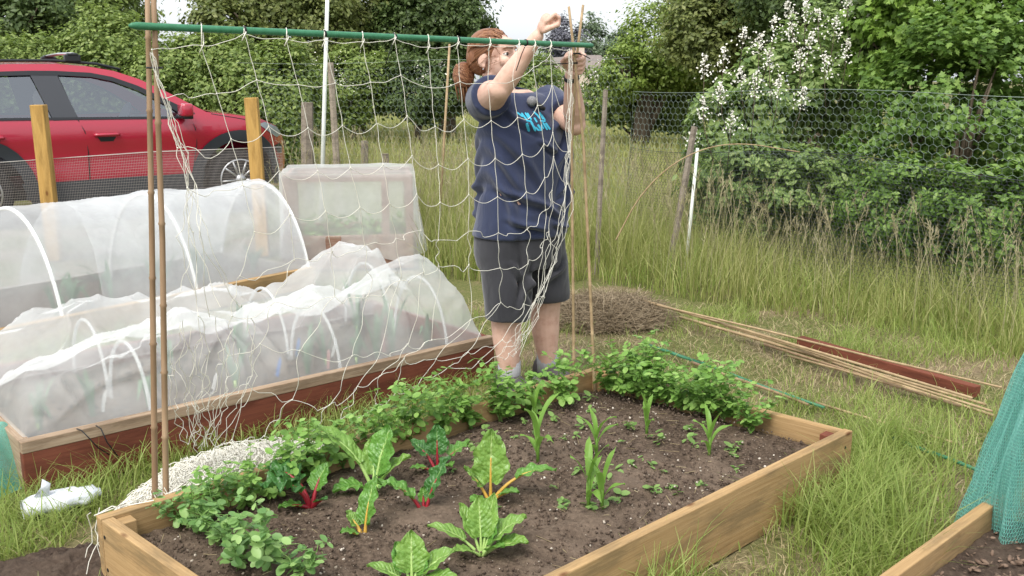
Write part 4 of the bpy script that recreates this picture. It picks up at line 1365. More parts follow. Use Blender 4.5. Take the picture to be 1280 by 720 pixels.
# top strip across the car: bonnet and roof
def across(seg, crown, n=12):
    V, F = [], []
    for (x, z) in seg:
        h = HW(x, z)
        for k in range(n + 1):
            y = -h + 2 * h * k / n
            V.append((x, y, z + crown * (1 - (y / h) ** 2)))
    for i in range(len(seg) - 1):
        for k in range(n):
            F.append((i * (n + 1) + k, i * (n + 1) + k + 1, (i + 1) * (n + 1) + k + 1, (i + 1) * (n + 1) + k))
    return V, F
def upto(a, b): return TOP[a:b + 1]
mb.add(*across(TOP[3:8], 0.03)); mb.add(*across(TOP[12:16], 0.03)); mb.add(*across(TOP[18:21], 0.0))
mb.build('body', M_CAR, car, True)
MB().add(*across([(1.86, .26)] + TOP[0:4], 0.0)).build('front_bumper', M_TRIM, car, True)
MB().add(*across([(-1.95, .26)] + TOP[19:21][::-1], 0.0)).build('rear_bumper', M_CLAD, car, True)
MB().add(*across(TOP[8:13], 0.03)).build('windscreen', M_GLASS, car, True)
MB().add(*across(TOP[15:19], 0.03)).build('rear_window', M_GLASS, car, True)
MB().box((0, 0, .3), (3.2, 1.5, .1)).build('floor_pan', M_TRIM, car)
for sd_ in (-1, 1):
    MB().add(*cdt_panel(GF, -.012, sd_, .09)).build('window', M_GLASS, car, True)
    MB().add(*cdt_panel(GR, -.012, sd_, .09)).build('window', M_GLASS, car, True)
    pil = [(-.37, 1.018), (-.5, 1.472), (-.74, 1.472), (-.60, 1.015)]
    MB().add(*cdt_panel(pil, .003, sd_)).build('pillar', M_PILLAR, car, True)
    mb = MB().add(*cdt_panel([(-1.42, 1.40), (-1.46, 1.04), (-1.56, 1.05), (-1.5, 1.42)], .003, sd_))
    mb.build('pillar', M_PILLAR, car, True)
    frame = [(.66, 1.03), (.7, 1.02), (.78, 1.06), (.52, 1.2), (.25, 1.345), (.02, 1.432), (-.18, 1.472), (-.5, 1.488), (-.5, 1.445), (-.18, 1.43), (.02, 1.385), (.25, 1.29), (.52, 1.13)]
    mb = MB().add(*cdt_panel(frame, .005, sd_))
    mb.add(*cdt_panel([(-.5, 1.488), (-.74, 1.488), (-1.1, 1.475), (-1.42, 1.415), (-1.40, 1.38), (-1.1, 1.435), (-.74, 1.445), (-.5, 1.445)], .006, sd_))
    mb.add(*cdt_panel([(.74, 1.03), (-1.5, 1.055), (-1.5, 1.03), (.74, 1.008)], .007, sd_))
    mb.build('window_trim', M_TRIM, car, True)
    # cladding along the sills and round the arches
    mb = MB()
    mb.add(*cdt_panel([(.84, .44), (-.94, .42), (-.86, .22), (.77, .22)], .014, sd_))
    for cx in (AXF, AXR):
        ring = arc(cx, .54, 190, -10, 18) + arc(cx, .425, -10, 190, 18)
        mb.add(*cdt_panel(ring, .016, sd_, .04))
    mb.build('cladding', M_CLAD, car, True)
    # seams
    def seam(pts, name='door_seam'):
        MB().tube([(x, sd_ * (HW(x, z) + .001), z) for x, z in pts], 0.0045, 5).build(name, M_TRIM, car, True)
    seam([(.72, 1.02), (.76, .9), (.77, .75), (.72, .5), (.70, .42)])
    seam([(-.49, 1.46), (-.38, 1.02), (-.33, .9), (-.31, .7), (-.32, .42)])
    seam([(-1.05, .43), (-1.0, .62), (-1.2, .82), (-1.42, 1.0)])
    seam([(.95, 1.05), (1.3, .985), (1.6, .91), (1.75, .84)], 'bonnet_seam')
    for hx in (-.13, -1.17):
        mb = MB().add(*cdt_panel([(hx - .09, .845), (hx + .09, .845), (hx + .06, .80), (hx - .06, .80)], .002, sd_))
        mb.build('handle_recess', M_TRIM, car, True)
        y = sd_ * (HW(hx, .86) + .022)
        MB().tube([(hx - .12, y - sd_ * .015, .865), (hx - .09, y, .867), (hx, y + sd_ * .004, .868), (hx + .09, y, .868), (hx + .12, y - sd_ * .015, .866)], .016, 8, flat=1).build('door_handle', M_CAR, car, True)
    # mirror
    mir = MB().box((.63, sd_ * 1.0, 1.10), (.11, .2, .13)).build('mirror', M_CAR, car, True, bevel=.022)
    MB().box((.635, sd_ * .995, 1.035), (.09, .17, .05)).box((.62, sd_ * .9, 1.03), (.07, .14, .04)).build('mirror_base', M_TRIM, mir, True)
    # head lamp
    MB().add(*cdt_panel([(1.83, .80), (1.74, .885), (1.55, .95), (1.46, .93), (1.6, .84), (1.74, .77)], .008, sd_, .04)).build('headlight', m_plain('lamp_lens', (.25, .28, .3), .08, .6), car, True)
    MB().add(*cdt_panel([(1.86, .66), (1.8, .7), (1.7, .68), (1.75, .6), (1.84, .58)], .006, sd_, .04)).build('fog_lamp', M_TRIM, car, True)
    MB().add(*cdt_panel([(-1.97, 1.0), (-1.7, 1.02), (-1.68, .93), (-1.99, .88)], .008, sd_, .05)).build('tail_light', m_plain('tail_lens', (.3, .005, .008), .1, .6), car, True)
    # roof rails
    rl = [(.12, 1.505), (-.1, 1.56), (-.5, 1.588), (-.95, 1.583), (-1.4, 1.545), (-1.6, 1.49)]
    MB().tube([(x, sd_ * (HW(x, min(z - .03, 1.54)) - .03), z) for x, z in rl], .014, 7).build('roof_rail', M_TRIM, car, True)
for bx in (-.32, -1.12):
    hy = HW(bx, 1.54) - .03
    mb = MB()
    mb.tube([(bx, -hy - .02, 1.655), (bx, 0, 1.665), (bx, hy + .02, 1.655)], .032, 10, flat=.42)
    cb = mb.build('roof_bar', M_ALLOY, car, True)
    for sd_ in (-1, 1):
        MB().box((bx, sd_ * (hy - .0), 1.612), (.15, .07, .07)).box((bx, sd_ * hy, 1.647), (.1, .08, .03)).build('bar_foot', M_TRIM, cb, bevel=.01)
for cx in (AXF, AXR):
    for sd_ in (-1, 1):
        y = sd_ * .74
        wh = MB().lathe((cx, y - .1, AZ), [(.225, .01), (.235, .0), (.30, .0), (.328, .03), (.332, .1), (.328, .17), (.30, .2), (.235, .2), (.225, .19)], 40, (0, 1, 0), False).build('wheel', M_TYRE, car, True)
        mb = MB().lathe((cx, y - .07, AZ), [(.05, .02), (.226, .02), (.23, .03), (.228, .115), (.215, .115), (.05, .115)], 36, (0, 1, 0))
        mb.build('rim', M_TRIM, wh, True)
        mb = MB()
        yo = y + sd_ * .092
        for k in range(10):
            a = 2 * math.pi * k / 10 + (.13 if k % 2 else -.13)
            mb.tube([(cx + .04 * math.cos(a), yo, AZ + .04 * math.sin(a)), (cx + .215 * math.cos(a + (-.08 if k % 2 else .08)), yo, AZ + .215 * math.sin(a + (-.08 if k % 2 else .08)))], [.013, .01], 6)
        mb.lathe((cx, yo - .02, AZ), [(.055, 0), (.055, .04)], 16, (0, 1, 0))
        mb.lathe((cx, yo - .01, AZ), [(.212, 0), (.226, 0), (.226, .02), (.212, .02)], 36, (0, 1, 0), False)
        mb.build('spokes', M_ALLOY, wh, True)
        MB().lathe((cx, sd_ * .72 - .16, AZ), [(.42, 0), (.42, .3)], 28, (0, 1, 0)).build('arch_liner', M_TRIM, car, True) if False else None
for (x, y) in ((-.35, -.36), (-.35, .36), (-1.2, -.36), (-1.2, .36)):
    st = MB().box((x - .06, y, .82), (.16, .46, .62), Matrix.Rotation(-.2, 3, 'Y')).box((x + .2, y, .55), (.5, .46, .16)).build('seat', M_SEAT, car, bevel=.04)
    MB().ball((x - .14, y, 1.2), (.06, .14, .10)).build('headrest', M_CREAM if (x > -.5 and y > 0) else M_SEAT, st, True)
MB().box((.62, 0, .9), (.3, 1.3, .22)).build('dashboard', M_TRIM, car, bevel=.05)
MB().lathe((.38, .36, .98), [(.15, 0), (.17, .0), (.185, .015), (.17, .03), (.15, .03)], 24, (-.9, 0, .35)).build('steering_wheel', M_TRIM, car, True)

# ------------------------------------------------------------------ the woman
M_SKIN = m_noise('skin', (0.50, 0.285, 0.215), (0.62, 0.40, 0.31), 18, 0.5, 0.05, 0.001, spec=0.35, c2=(0.66, 0.44, 0.35))
M_HAIR = m_leaf('auburn_hair', (0.10, 0.038, 0.018), (0.21, 0.088, 0.042), (0.40, 0.21, 0.11), 0.05, 0.4, patch=20)
def m_cloth(name, c0, c1, fold, weave=900):
    m, nt, out = new_mat(name)
    f = noise_tex(nt, fold, 3, 0.5, (1.0, 1.0, 0.55), dist=0.6)
    f2 = noise_tex(nt, weave, 2)
    col = ramp(nt, f, [(0.3, c0), (0.7, c1)])
    b1 = bump(nt, f, 0.5, 0.02)
    b = nt.nodes.new('ShaderNodeBump'); b.inputs['Strength'].default_value = 0.12; b.inputs['Distance'].default_value = .002
    nt.links.new(f2, b.inputs['Height']); nt.links.new(b1, b.inputs['Normal'])
    p = principled(nt, out, col, 0.85, b.outputs[0], 0.15)
    p.inputs['Sheen Weight'].default_value = 0.25
    p.inputs['Sheen Roughness'].default_value = 0.5
    return m
M_SHIRT = m_cloth('navy_cotton', (0.027, 0.035, 0.072), (0.036, 0.045, 0.088), 9)
M_SHORTS = m_cloth('charcoal_cotton', (0.03, 0.03, 0.035), (0.043, 0.043, 0.049), 8)

YAW = math.radians(38)
RT = Vector((-math.cos(YAW), -math.sin(YAW), 0))     # her right
FW = Vector((math.sin(YAW), -math.cos(YAW), 0))      # her front
B0 = Vector((0.035, 4.2, 0))
def W(r, f, z): return B0 + RT * r + FW * f + Vector((0, 0, z))
def loft(rings, n=28, expo=2.0):
    """rings: (centre, axis a, radius a, axis b, radius b)"""
    vs, fs = [], []
    for c, a, ra, b, rb in rings:
        for k in range(n):
            w = 2 * math.pi * k / n
            cx, sx = math.cos(w), math.sin(w)
            e = 2 / expo
            vs.append(Vector(c) + a * (ra * math.copysign(abs(cx) ** e, cx)) + b * (rb * math.copysign(abs(sx) ** e, sx)))
    for i in range(len(rings) - 1):
        for k in range(n):
            k2 = (k + 1) % n
            fs.append((i * n + k, i * n + k2, (i + 1) * n + k2, (i + 1) * n + k))
    fs.append(tuple(reversed(range(n)))); fs.append(tuple(range((len(rings) - 1) * n, len(rings) * n)))
    return vs, fs
def fuse(name, mb, voxel, smooth_it, mat, parent, origin, post=None, fac=0.5):
    me = py_mesh([Vector(v) - origin for v in mb.v], mb.f)
    bm = bmesh.new(); bm.from_mesh(me)
    bmesh.ops.recalc_face_normals(bm, faces=bm.faces); bm.to_mesh(me); bm.free()
    tmp = bpy.data.objects.new('tmp', me); COL.objects.link(tmp)
    r = tmp.modifiers.new('r', 'REMESH'); r.mode = 'VOXEL'; r.voxel_size = voxel
    if smooth_it:
        s = tmp.modifiers.new('s', 'SMOOTH'); s.iterations = smooth_it; s.factor = fac
    dg = bpy.context.evaluated_depsgraph_get()
    out = bpy.data.meshes.new_from_object(tmp.evaluated_get(dg))
    bpy.data.objects.remove(tmp)
    if post: post(out)
    return link(name, out, mat, parent, True)
PO = B0.copy()
person = thing('person', 'woman in a navy t-shirt and dark shorts reaching up to tie netting to the canes', 'person', PO[:])
body, shirt, shorts, hair = MB(), MB(), MB(), MB()
S_R, E_R, W_R, F_R = Vector((-.115, 4.085, 1.315)), D(625, 112, 3.84), D(672, 45, 3.80), D(684, 21, 3.79)
S_L, E_L, W_L, F_L = Vector((.160, 4.31, 1.31)), D(719, 156, 4.06), D(714, 92, 3.935), D(716, 70, 3.905)
HC = Vector((-.076, 4.17, 1.495))                       # head centre
HF = Vector((.91, -.38, .06)).normalized(); HU = Vector((-.06, 0.02, 1)); HU = (HU - HF * HU.dot(HF)).normalized(); HS = HU.cross(HF).normalized()
RH = Matrix((HF, HS, HU)).transposed()
def hp(f, s, u): return HC + HF * f + HS * s + HU * u
# torso and neck
def trunk(g):
    R = []
    for z, ra, rb, f, r in ((.72, .205, .15, 0, 0), (.80, .20, .155, .015, 0), (.92, .19, .15, .02, 0), (1.04, .185, .15, .025, 0), (1.14, .19, .155, .03, .0), (1.22, .185, .135, .02, .0), (1.29, .165, .10, .005, .01), (1.335, .12, .075, .0, .02), (1.36, .075, .06, -.005, .03)):
        R.append((W(r, f, z), RT, ra + g + .008, FW, rb + g + .008))
    return R
body.add(*loft(trunk(-.012)))
NB = Vector((-.035, 4.2, 1.30))
body.tube([NB, NB.lerp(HC, .5) + Vector((0, 0, -.01)), HC + HU * -.05], [.068, .058, .06], 18)
# head
body.ball(hp(-.012, 0, .028), (.093, .074, .085), RH, 22, 16)
body.ball(hp(.025, 0, -.03), (.068, .062, .082), RH, 20, 14)
body.ball(hp(.045, 0, -.085), (.042, .042, .034), RH, 16, 10)
body.ball(hp(.068, 0, .04), (.028, .055, .035), RH, 16, 10)
body.tube([hp(.082, 0, .022), hp(.105, 0, -.012), hp(.116, 0, -.03)], [.010, .014, .015], 10)
for s in (-1, 1):
    body.ball(hp(.094, s * .012, -.034), .010, None, 10, 7)
    body.ball(hp(.062, s * .042, -.022), (.03, .022, .024), RH, 12, 8)
    body.ball(hp(-.022, s * .074, -.010), (.021, .011, .033), RH @ Matrix.Rotation(.25, 3, 'Y'), 12, 8)
    body.ball(hp(-.016, s * .075, -.036), (.010, .008, .014), RH, 10, 6)
body.ball(hp(.088, 0, -.058), (.014, .024, .007), RH, 12, 6)
body.ball(hp(.084, 0, -.07), (.014, .021, .008), RH, 12, 6)
# arms
def limb(pts, rs, n=18):
    body.tube(pts, rs, n)
    for p, r in zip(pts, rs): body.ball(p, r * .98, None, 14, 10)
limb([S_R, S_R.lerp(E_R, .5), E_R, E_R.lerp(W_R, .3), E_R.lerp(W_R, .65), W_R], [.07, .062, .044, .043, .034, .025])
limb([S_L, S_L.lerp(E_L, .5), E_L, E_L.lerp(W_L, .3), E_L.lerp(W_L, .65), W_L], [.058, .057, .046, .046, .036, .0255])
def chain(pts, r):
    rs = [r, r * .95, r * .88, r * .75][:len(pts)]
    body.tube(pts, rs, 10)
    for p, q in zip(pts, rs): body.ball(p, q, None, 10, 7)
# right hand: fist that pinches the string end
d = (F_R - W_R).normalized(); s = Vector((.25, -.95, .1)); s = (s - d * s.dot(d)).normalized(); n = s.cross(d).normalized()
if n.x < 0: n = -n
K = W_R + d * .085
body.ball(W_R + d * .045, (.034, .038, .019), Matrix((d, s, n)).transposed(), 14, 10)
body.ball(W_R + d * .068, (.026, .040, .02), Matrix((d, s, n)).transposed(), 14, 10)
for i, (o_, ln) in enumerate(((.033, 1.0), (.011, 1.06), (-.011, 1.0), (-.031, .82))):
    k = K + s * o_ - d * (.004 * i)
    if i == 0:
        ch = [k - d * .02, k + d * .018 + n * .016, k + d * .014 + n * .036, k - d * .004 + n * .046]
    else:
        ch = [k - d * .02, k + d * (.012 * ln) + n * .03 * ln, k - d * .016 + n * .042 * ln, k - d * .03 + n * .02]
    chain(ch, .0098 if i < 3 else .0085)
chain([W_R + d * .03 + s * .028 + n * .008, W_R + d * .058 + s * .046 + n * .026, W_R + d * .07 + s * .040 + n * .038, K + s * .034 + n * .046 - d * .012], .0115)
body.ball(K + n * .026 - d * .012, (.02, .034, .02), Matrix((d, s, n)).transposed(), 12, 8)
# left hand: wraps the canes
d2 = (F_L - W_L).normalized(); n2 = Vector((0.1, -1, -.35)); n2 = (n2 - d2 * n2.dot(d2)).normalized(); s2 = d2.cross(n2).normalized()
if s2.x < 0: s2 = -s2
body.ball(W_L + d2 * .045, (.036, .034, .019), Matrix((d2, s2, n2)).transposed(), 14, 10)
body.ball(W_L + d2 * .07, (.028, .036, .02), Matrix((d2, s2, n2)).transposed(), 14, 10)
for i, (o_, ln) in enumerate(((.086, .95), (.066, 1.05), (.046, 1.0), (.027, .85))):
    k = W_L + d2 * o_ + s2 * .026
    chain([k, k + s2 * .018 + n2 * .022, k + s2 * .004 + n2 * .05 - d2 * .003, k - s2 * .022 + n2 * .052 - d2 * .006], .0098 if i < 3 else .0085)
chain([W_L + d2 * .03 - s2 * .024, W_L + d2 * .058 - s2 * .042 + n2 * .018, W_L + d2 * .084 - s2 * .034 + n2 * .04, W_L + d2 * .1 - s2 * .014 + n2 * .052], .0115)
# legs
AN_R, AN_L = Vector((-.012, 4.13, .07)), Vector((.166, 4.30, .07))
KN_R, KN_L = Vector((-.018, 4.10, .46)), Vector((.158, 4.255, .46))
HP_R, HP_L = W(.095, 0, .74), W(-.095, 0, .74)
for hp_, kn, an in ((HP_R, KN_R, AN_R), (HP_L, KN_L, AN_L)):
    limb([hp_, hp_.lerp(kn, .5), kn, kn.lerp(an, .25) - FW * .015, kn.lerp(an, .5) - FW * .012, kn.lerp(an, .8), an], [.10, .088, .066, .069, .064, .046, .041])
    ft = an + Vector((0, 0, -.035))
    body.ball(ft + FW * .05, (.105, .04, .035), Matrix((FW, RT, Vector((0, 0, 1)))).transposed(), 14, 8)
fuse('body', body, .0042, 5, M_SKIN, person, PO)

# shirt
TR = trunk(.014)
TR[0] = (W(0, 0.0, .735), RT, .226, FW, .182)
TR[1] = (W(0, .015, .80), RT, .222, FW, .182)
TR = TR[:-1] + [(W(.03, -.002, 1.348), RT, .10, FW, .074)]
shirt.add(*loft(TR, 36))
def sleeve(S, E, t, r0, r1):
    ax = (E - S).normalized()
    shirt.ball(S + Vector((0, 0, -.014)), r0 * .9, None, 18, 12)
    shirt.tube([S, S.lerp(E, t * .6), S.lerp(E, t)], [r0, (r0 + r1) / 2, r1], 20)
sleeve(S_R, E_R, .50, .084, .086)
sleeve(S_L + Vector((-.004, 0, -.002)), E_L, .62, .079, .079)
shirt.ball(S_R.lerp(W(.06, .02, 1.2), .5), (.09, .09, .09), None, 16, 10)
CREASE = [(.20, 1.20, .02, .93, .016), (.205, 1.14, .08, .84, .016), (.21, 1.06, .13, .77, .015), (-.17, 1.2, -.02, 1.02, .014), (-.19, 1.13, -.07, .9, .015), (-.2, 1.03, -.12, .8, .015),
          (.16, .83, .0, .775, .012), (.1, .91, -.1, .83, .013), (-.05, .80, -.17, .76, .012), (.05, 1.14, -.06, 1.1, .011), (.19, .95, .06, .88, .014), (-.19, .94, -.05, .86, .013), (.14, 1.27, .05, 1.17, .012), (-.12, 1.27, -.04, 1.2, .012),
          (.10, .70, .06, .45, .014), (.14, .62, .03, .5, .013), (-.1, .70, -.05, .48, .014), (-.14, .6, -.04, .53, .013), (.05, .6, .12, .42, .013)]
def folds(me):
    """cloth creases: soft ridges that fan from the armpits and sag above the hems"""
    n = len(me.vertices)
    co = np.zeros(n * 3, np.float32); no = np.zeros(n * 3, np.float32)
    me.vertices.foreach_get('co', co); me.vertices.foreach_get('normal', no)
    co = co.reshape(-1, 3); no = no.reshape(-1, 3)
    q = co @ np.array(RT[:]); z = co[:, 2]
    wx = np.array([noise.noise(Vector((a * 7, b * 7, 3))) for a, b in zip(q, z)]) * .02
    out = np.zeros(n)
    for (r0, z0, r1, z1, w) in CREASE:
        dx, dz = r1 - r0, z1 - z0
        L2 = dx * dx + dz * dz; L = L2 ** .5
        t = ((q - r0) * dx + (z - z0) * dz) / L2
        d = ((q - r0) * -dz + (z - z0) * dx) / L + wx
        f = np.clip(1.25 - np.abs(2 * t - .9), 0, 1) ** .8
        out += f * (.021 * np.exp(-(d / w) ** 2) - .018 * np.exp(-((d - w * 1.7) / w) ** 2))
    out += np.array([noise.noise(Vector((a * 11 + b * 5, b * 4, 7))) for a, b in zip(q, z)]) * .006
    co += no * out[:, None]
    me.vertices.foreach_set('co', co.ravel()); me.update()
shirt_o = fuse('tshirt', shirt, .008, 5, M_SHIRT, person, PO, folds)
# neckline: a darker rib ring
mb = MB()
pts = [W(.03, -.002, 1.352) - PO + RT * (.074 * math.cos(a)) + FW * (.066 * math.sin(a)) + Vector((0, 0, -.016 * math.sin(a))) for a in np.linspace(0, 2 * math.pi, 29)]
mb.tube(pts, .008, 8, cap=False).build('collar', M_SHIRT, shirt_o, True)
# printed turquoise strokes on the chest, laid onto the cloth
bvh = BVHTree.FromPolygons([PO + v.co for v in shirt_o.data.vertices], [p.vertices[:] for p in shirt_o.data.polygons])
STK = [((205, 200), (300, 275), 26), ((275, 210), (365, 325), 30), ((335, 205), (395, 300), 26), ((370, 210), (435, 320), 26), ((470, 190), (545, 260), 26), ((520, 230), (570, 300), 26), ((560, 195), (625, 315), 30), ((600, 240), (655, 330), 22),
       ((350, 335), (440, 345), 26), ((430, 345), (460, 395), 24), ((480, 285), (525, 360), 26), ((570, 335), (660, 345), 24),
       ((365, 370), (405, 500), 44), ((425, 350), (500, 490), 30), ((470, 420), (505, 495), 28), ((500, 440), (560, 495), 26), ((535, 395), (605, 490), 36), ((590, 395), (630, 465), 26), ((615, 360), (690, 480), 28), ((660, 370), (735, 475), 30), ((540, 480), (600, 492), 18)]
V, F = [], []
for a, b, wd in STK:
    A = Vector((630 + a[0] / 12.8, 125 + a[1] / 12.8)); B = Vector((630 + b[0] / 12.8, 125 + b[1] / 12.8))
    nrm = Vector((-(B - A).y, (B - A).x)).normalized() * (wd / 12.8 / 2)
    k = 7; base = len(V); okk = True
    for i in range(k):
        for sgn in (-1, -.33, .33, 1):
            q = A.lerp(B, i / (k - 1)) + nrm * sgn * (1 if 0 < i < k - 1 else .7)
            dirv = sight(q.x, q.y).normalized()
            loc_, no_, idx, dist = bvh.ray_cast(Vector((0, 0, CAM_H)), dirv)
            if loc_ is None: okk = False; loc_ = Vector((0, 4, 1))
            else: loc_ = loc_ + no_ * .0022
            V.append(loc_ - PO)
    if okk:
        F += [tuple(int(x) + base for x in f) for f in grid_faces(k, 4)]
link('chest_print', py_mesh(V, F), m_plain('turquoise_print', (.06, .44, .62), .8), shirt_o, True)

# shorts
R = []
for z, ra, rb in ((.80, .196, .155), (.74, .215, .172), (.66, .218, .172), (.60, .21, .16)):
    R.append((W(0, 0, z), RT, ra, FW, rb))
shorts.add(*loft(R, 30))
for hp_, kn, zh in ((HP_R, KN_R, .375), (HP_L, KN_L, .425)):
    an = AN_R if hp_ is HP_R else AN_L
    he = kn + (an - kn) * ((kn.z - zh) / (kn.z - an.z))
    shorts.add(*loft([(hp_ + Vector((0, 0, -.06)), RT, .118, FW, .132), (hp_.lerp(kn, .5), RT, .112, FW, .122), (kn, RT, .104, FW, .112), (Vector((he.x, he.y, zh)), RT, .102, FW, .108)], 24))
fuse('shorts', shorts, .008, 4, M_SHORTS, person, PO, folds)
# socks and trainers
for an in (AN_R, AN_L):
    MB().tube([an - PO + Vector((0, 0, -.02)), an - PO + Vector((0, 0, .1))], [.05, .0515], 16).build('sock', m_plain('grey_sock', (.3, .3, .31), .9), person, True)
    sh = MB()
    up = Vector((0, 0, 1)); f0 = an - PO; f0.z = 0.02
    rings = []
    for t, wd, h in ((-.075, .03, .07), (-.055, .042, .10), (0, .046, .105), (.06, .047, .075), (.12, .05, .055), (.165, .042, .045), (.19, .025, .035)):
        rings.append((f0 + FW * t + up * (h / 2 + .01), RT, wd, up, h / 2))
    sh.add(*loft(rings, 18, 2.6))
    so_ = sh.build('shoe', m_plain('trainer', (.08, .07, .07), .8), person, True)
    rings = [(f0 + FW * t + up * .004, RT, wd, up, .016) for t, wd in ((-.08, .03), (-.06, .045), (0, .048), (.08, .051), (.14, .05), (.175, .04), (.197, .022))]
    MB().add(*loft(rings, 14, 3)).build('sole', m_plain('shoe_sole', (.35, .33, .3), .8), so_, True)
# eyes and brow on the visible side, both modelled
for sgn in (-1, 1):
    MB().ball(hp(.070, sgn * .040, .006) - PO, .0125, None, 12, 8).build('eye', m_plain('eye_white', (.6, .58, .55), .2), person, True)
    MB().ball(hp(.079, sgn * .0435, .006) - PO, .0065, None, 10, 6).build('iris', m_plain('iris', (.03, .025, .02), .2), person, True)
    MB().tube([hp(.066, sgn * .054, .010) - PO, hp(.080, sgn * .044, .0165) - PO, hp(.086, sgn * .026, .010) - PO], .0032, 6).build('eyelid', M_SKIN, person, True)
    MB().tube([hp(.066, sgn * .058, .027) - PO, hp(.083, sgn * .045, .034) - PO, hp(.096, sgn * .02, .03) - PO], [.002, .004, .0035], 6).build('eyebrow', M_HAIR, person, True)
# hair: a swept back cap of strands gathered into a low bun
hair.ball(hp(-.024, 0, .034), (.094, .081, .086), RH, 26, 18)
hair.ball(hp(-.06, 0, .0), (.062, .076, .075), RH, 20, 14)
hair_o = fuse('hair', hair, .006, 3, M_HAIR, person, PO)
mb = MB(); rh = random.Random(4)
TIEP = hp(-.115, -.02, -.05)
for k in range(340):
    a = rh.uniform(-1.5, 1.5); f0 = rh.uniform(.035, .078) - .05 * abs(math.sin(a)) ** 2
    pts = []
    for j in range(8):
        t = j / 7
        phi = a * (1 - .25 * t)
        f = f0 + (-.115 - f0) * t
        # stay on the cap
        x = (f + .026) / .097
        rad = math.sqrt(max(0.02, 1 - min(.98, x * x)))
        p = hp(f, .0885 * rad * math.sin(phi), .034 + .0925 * rad * math.cos(phi) * (1 - .2 * t) - .02 * t)
        if t > .6: p = p.lerp(TIEP, (t - .6) / .4 * .8)
        pts.append(p - PO + Vector((rh.gauss(0, .0015), rh.gauss(0, .0015), rh.gauss(0, .0015))))
    mb.tube(pts, [.0024, .0034, .004, .004, .004, .004, .0034, .002], 4, cap=False)
for k in range(60):                       # hair drawn over the ear
    pts = [hp(.055 - .05 * rh.random(), -.062, .05) - PO]
    z = rh.uniform(.005, .05)
    pts += [hp(.0, -.079, .02 + z * .5) - PO, hp(-.05, -.085, z * .6 - .01) - PO, hp(-.09, -.06, -.03) - PO, TIEP - PO]
    mb.tube(pts, .0026, 4, cap=False)
mb.build('hair_strands', M_HAIR, hair_o, True)
mb = MB()
BN_ = hp(-.135, -.025, -.062)
mb.ball(BN_ - PO, (.043, .043, .052), None, 18, 12)
for k in range(150):
    a0 = rh.uniform(0, 6.28); pts = []
    for j in range(9):
        t = j / 8; th = a0 + t * 3.6
        ph = rh.uniform(.2, .5) + t * 1.6
        pts.append(BN_ - PO + Vector((.045 * math.cos(th) * math.sin(ph + .5), .045 * math.sin(th) * math.sin(ph + .5), .054 * math.cos(ph + .5) - .01 * t)))
    mb.tube(pts, .0026, 4, cap=False)
for k in range(50):
    x = rh.gauss(0, .012); y = rh.gauss(0, .012)
    mb.tube([BN_ - PO + Vector((x, y, 0)), BN_ - PO + Vector((x * 1.4 + .006, y, -.05)), BN_ - PO + Vector((x * 1.3 + .014, y, -.1 - rh.random() * .025))], [.003, .0026, .0012], 4)
for k in range(26):                       # stray hairs at the nape and temple
    a = hp(rh.uniform(-.1, .06), rh.uniform(-.085, -.06), rh.uniform(-.05, .05)) - PO
    mb.tube([a, a + Vector((rh.gauss(0, .012), -.008 + rh.gauss(0, .006), rh.gauss(-.012, .012))), a + Vector((rh.gauss(0, .022), -.012 + rh.gauss(0, .01), rh.gauss(-.03, .016)))], [.0012, .001, .0006], 3)
mb.build('bun', M_HAIR, hair_o, True)
# wrist strap and earring
ax = (W_L - E_L).normalized()
MB().lathe(W_L - PO - ax * .028, [(.0275, 0), (.031, .002), (.031, .016), (.0275, .018)], 18, ax).build('wristband', M_BLACK, person, True)
MB().ball(hp(-.016, -.083, -.05) - PO, .0035, None, 8, 6).build('earring', M_ALLOY, person, True)
# clip-on microphone with its foam head
mh = D(660, 127, 4.6)
hit = bvh.ray_cast(Vector((0, 0, CAM_H)), sight(666, 133).normalized())
mq = (hit[0] + hit[1] * .02) if hit[0] is not None else W(-.02, .17, 1.28)
mic = thing('microphone', 'small microphone with a grey windshield clipped on the neck of the navy t-shirt', 'microphone', mq[:])
MB().ball((-.012, 0, .01), (.022, .02, .022), None, 14, 10).build('windshield', m_noise('grey_foam', (.12, .12, .13), (.32, .32, .33), 300, .95, .8, .003), mic, True)
MB().tube([(0, 0, .004), (.03, -.004, -.018), (.042, -.002, -.022)], [.012, .012, .008], 10).build('housing', M_BLACK, mic, True)
# grey cloth or phone in her back pocket edge: nothing added
# ------------------------------------------------------------------ trees and bushes
def leafmat(n, d, m, l, t=.3, patch=.9): return m_leaf(n, d, m, l, t, .5, patch)
T_DARK = leafmat('dark_foliage', (.04, .07, .02), (.08, .125, .036), (.14, .19, .06))
T_HEDGE = leafmat('hedge_foliage', (.08, .13, .028), (.17, .235, .055), (.3, .36, .11))
T_OLIVE = leafmat('olive_foliage', (.08, .11, .028), (.145, .175, .05), (.24, .26, .085))
T_BRIGHT = leafmat('bright_foliage', (.09, .14, .025), (.19, .27, .05), (.32, .4, .1))
T_BRAM = leafmat('bramble_foliage', (.08, .14, .04), (.18, .26, .075), (.32, .4, .15))
T_HAW = leafmat('hawthorn_foliage', (.045, .095, .018), (.12, .21, .04), (.25, .36, .09), patch=2)
T_LIME = leafmat('lime_foliage', (.07, .13, .02), (.17, .28, .045), (.3, .42, .09), patch=2)
T_PURPLE = leafmat('hazed_purple_foliage', (.06, .06, .08), (.1, .1, .125), (.15, .15, .17), .15)  # purple leaves, with distance haze put into the colours as a lighter tone
T_FAR = leafmat('distant_foliage', (.07, .11, .06), (.13, .18, .1), (.2, .25, .15))
M_BARK = m_noise('bark', (.06, .045, .03), (.16, .125, .09), 14, .95, .6, .02, stretch=(1, 1, .2))
M_BLOSSOM = m_plain('blossom', (.72, .7, .62), .8)

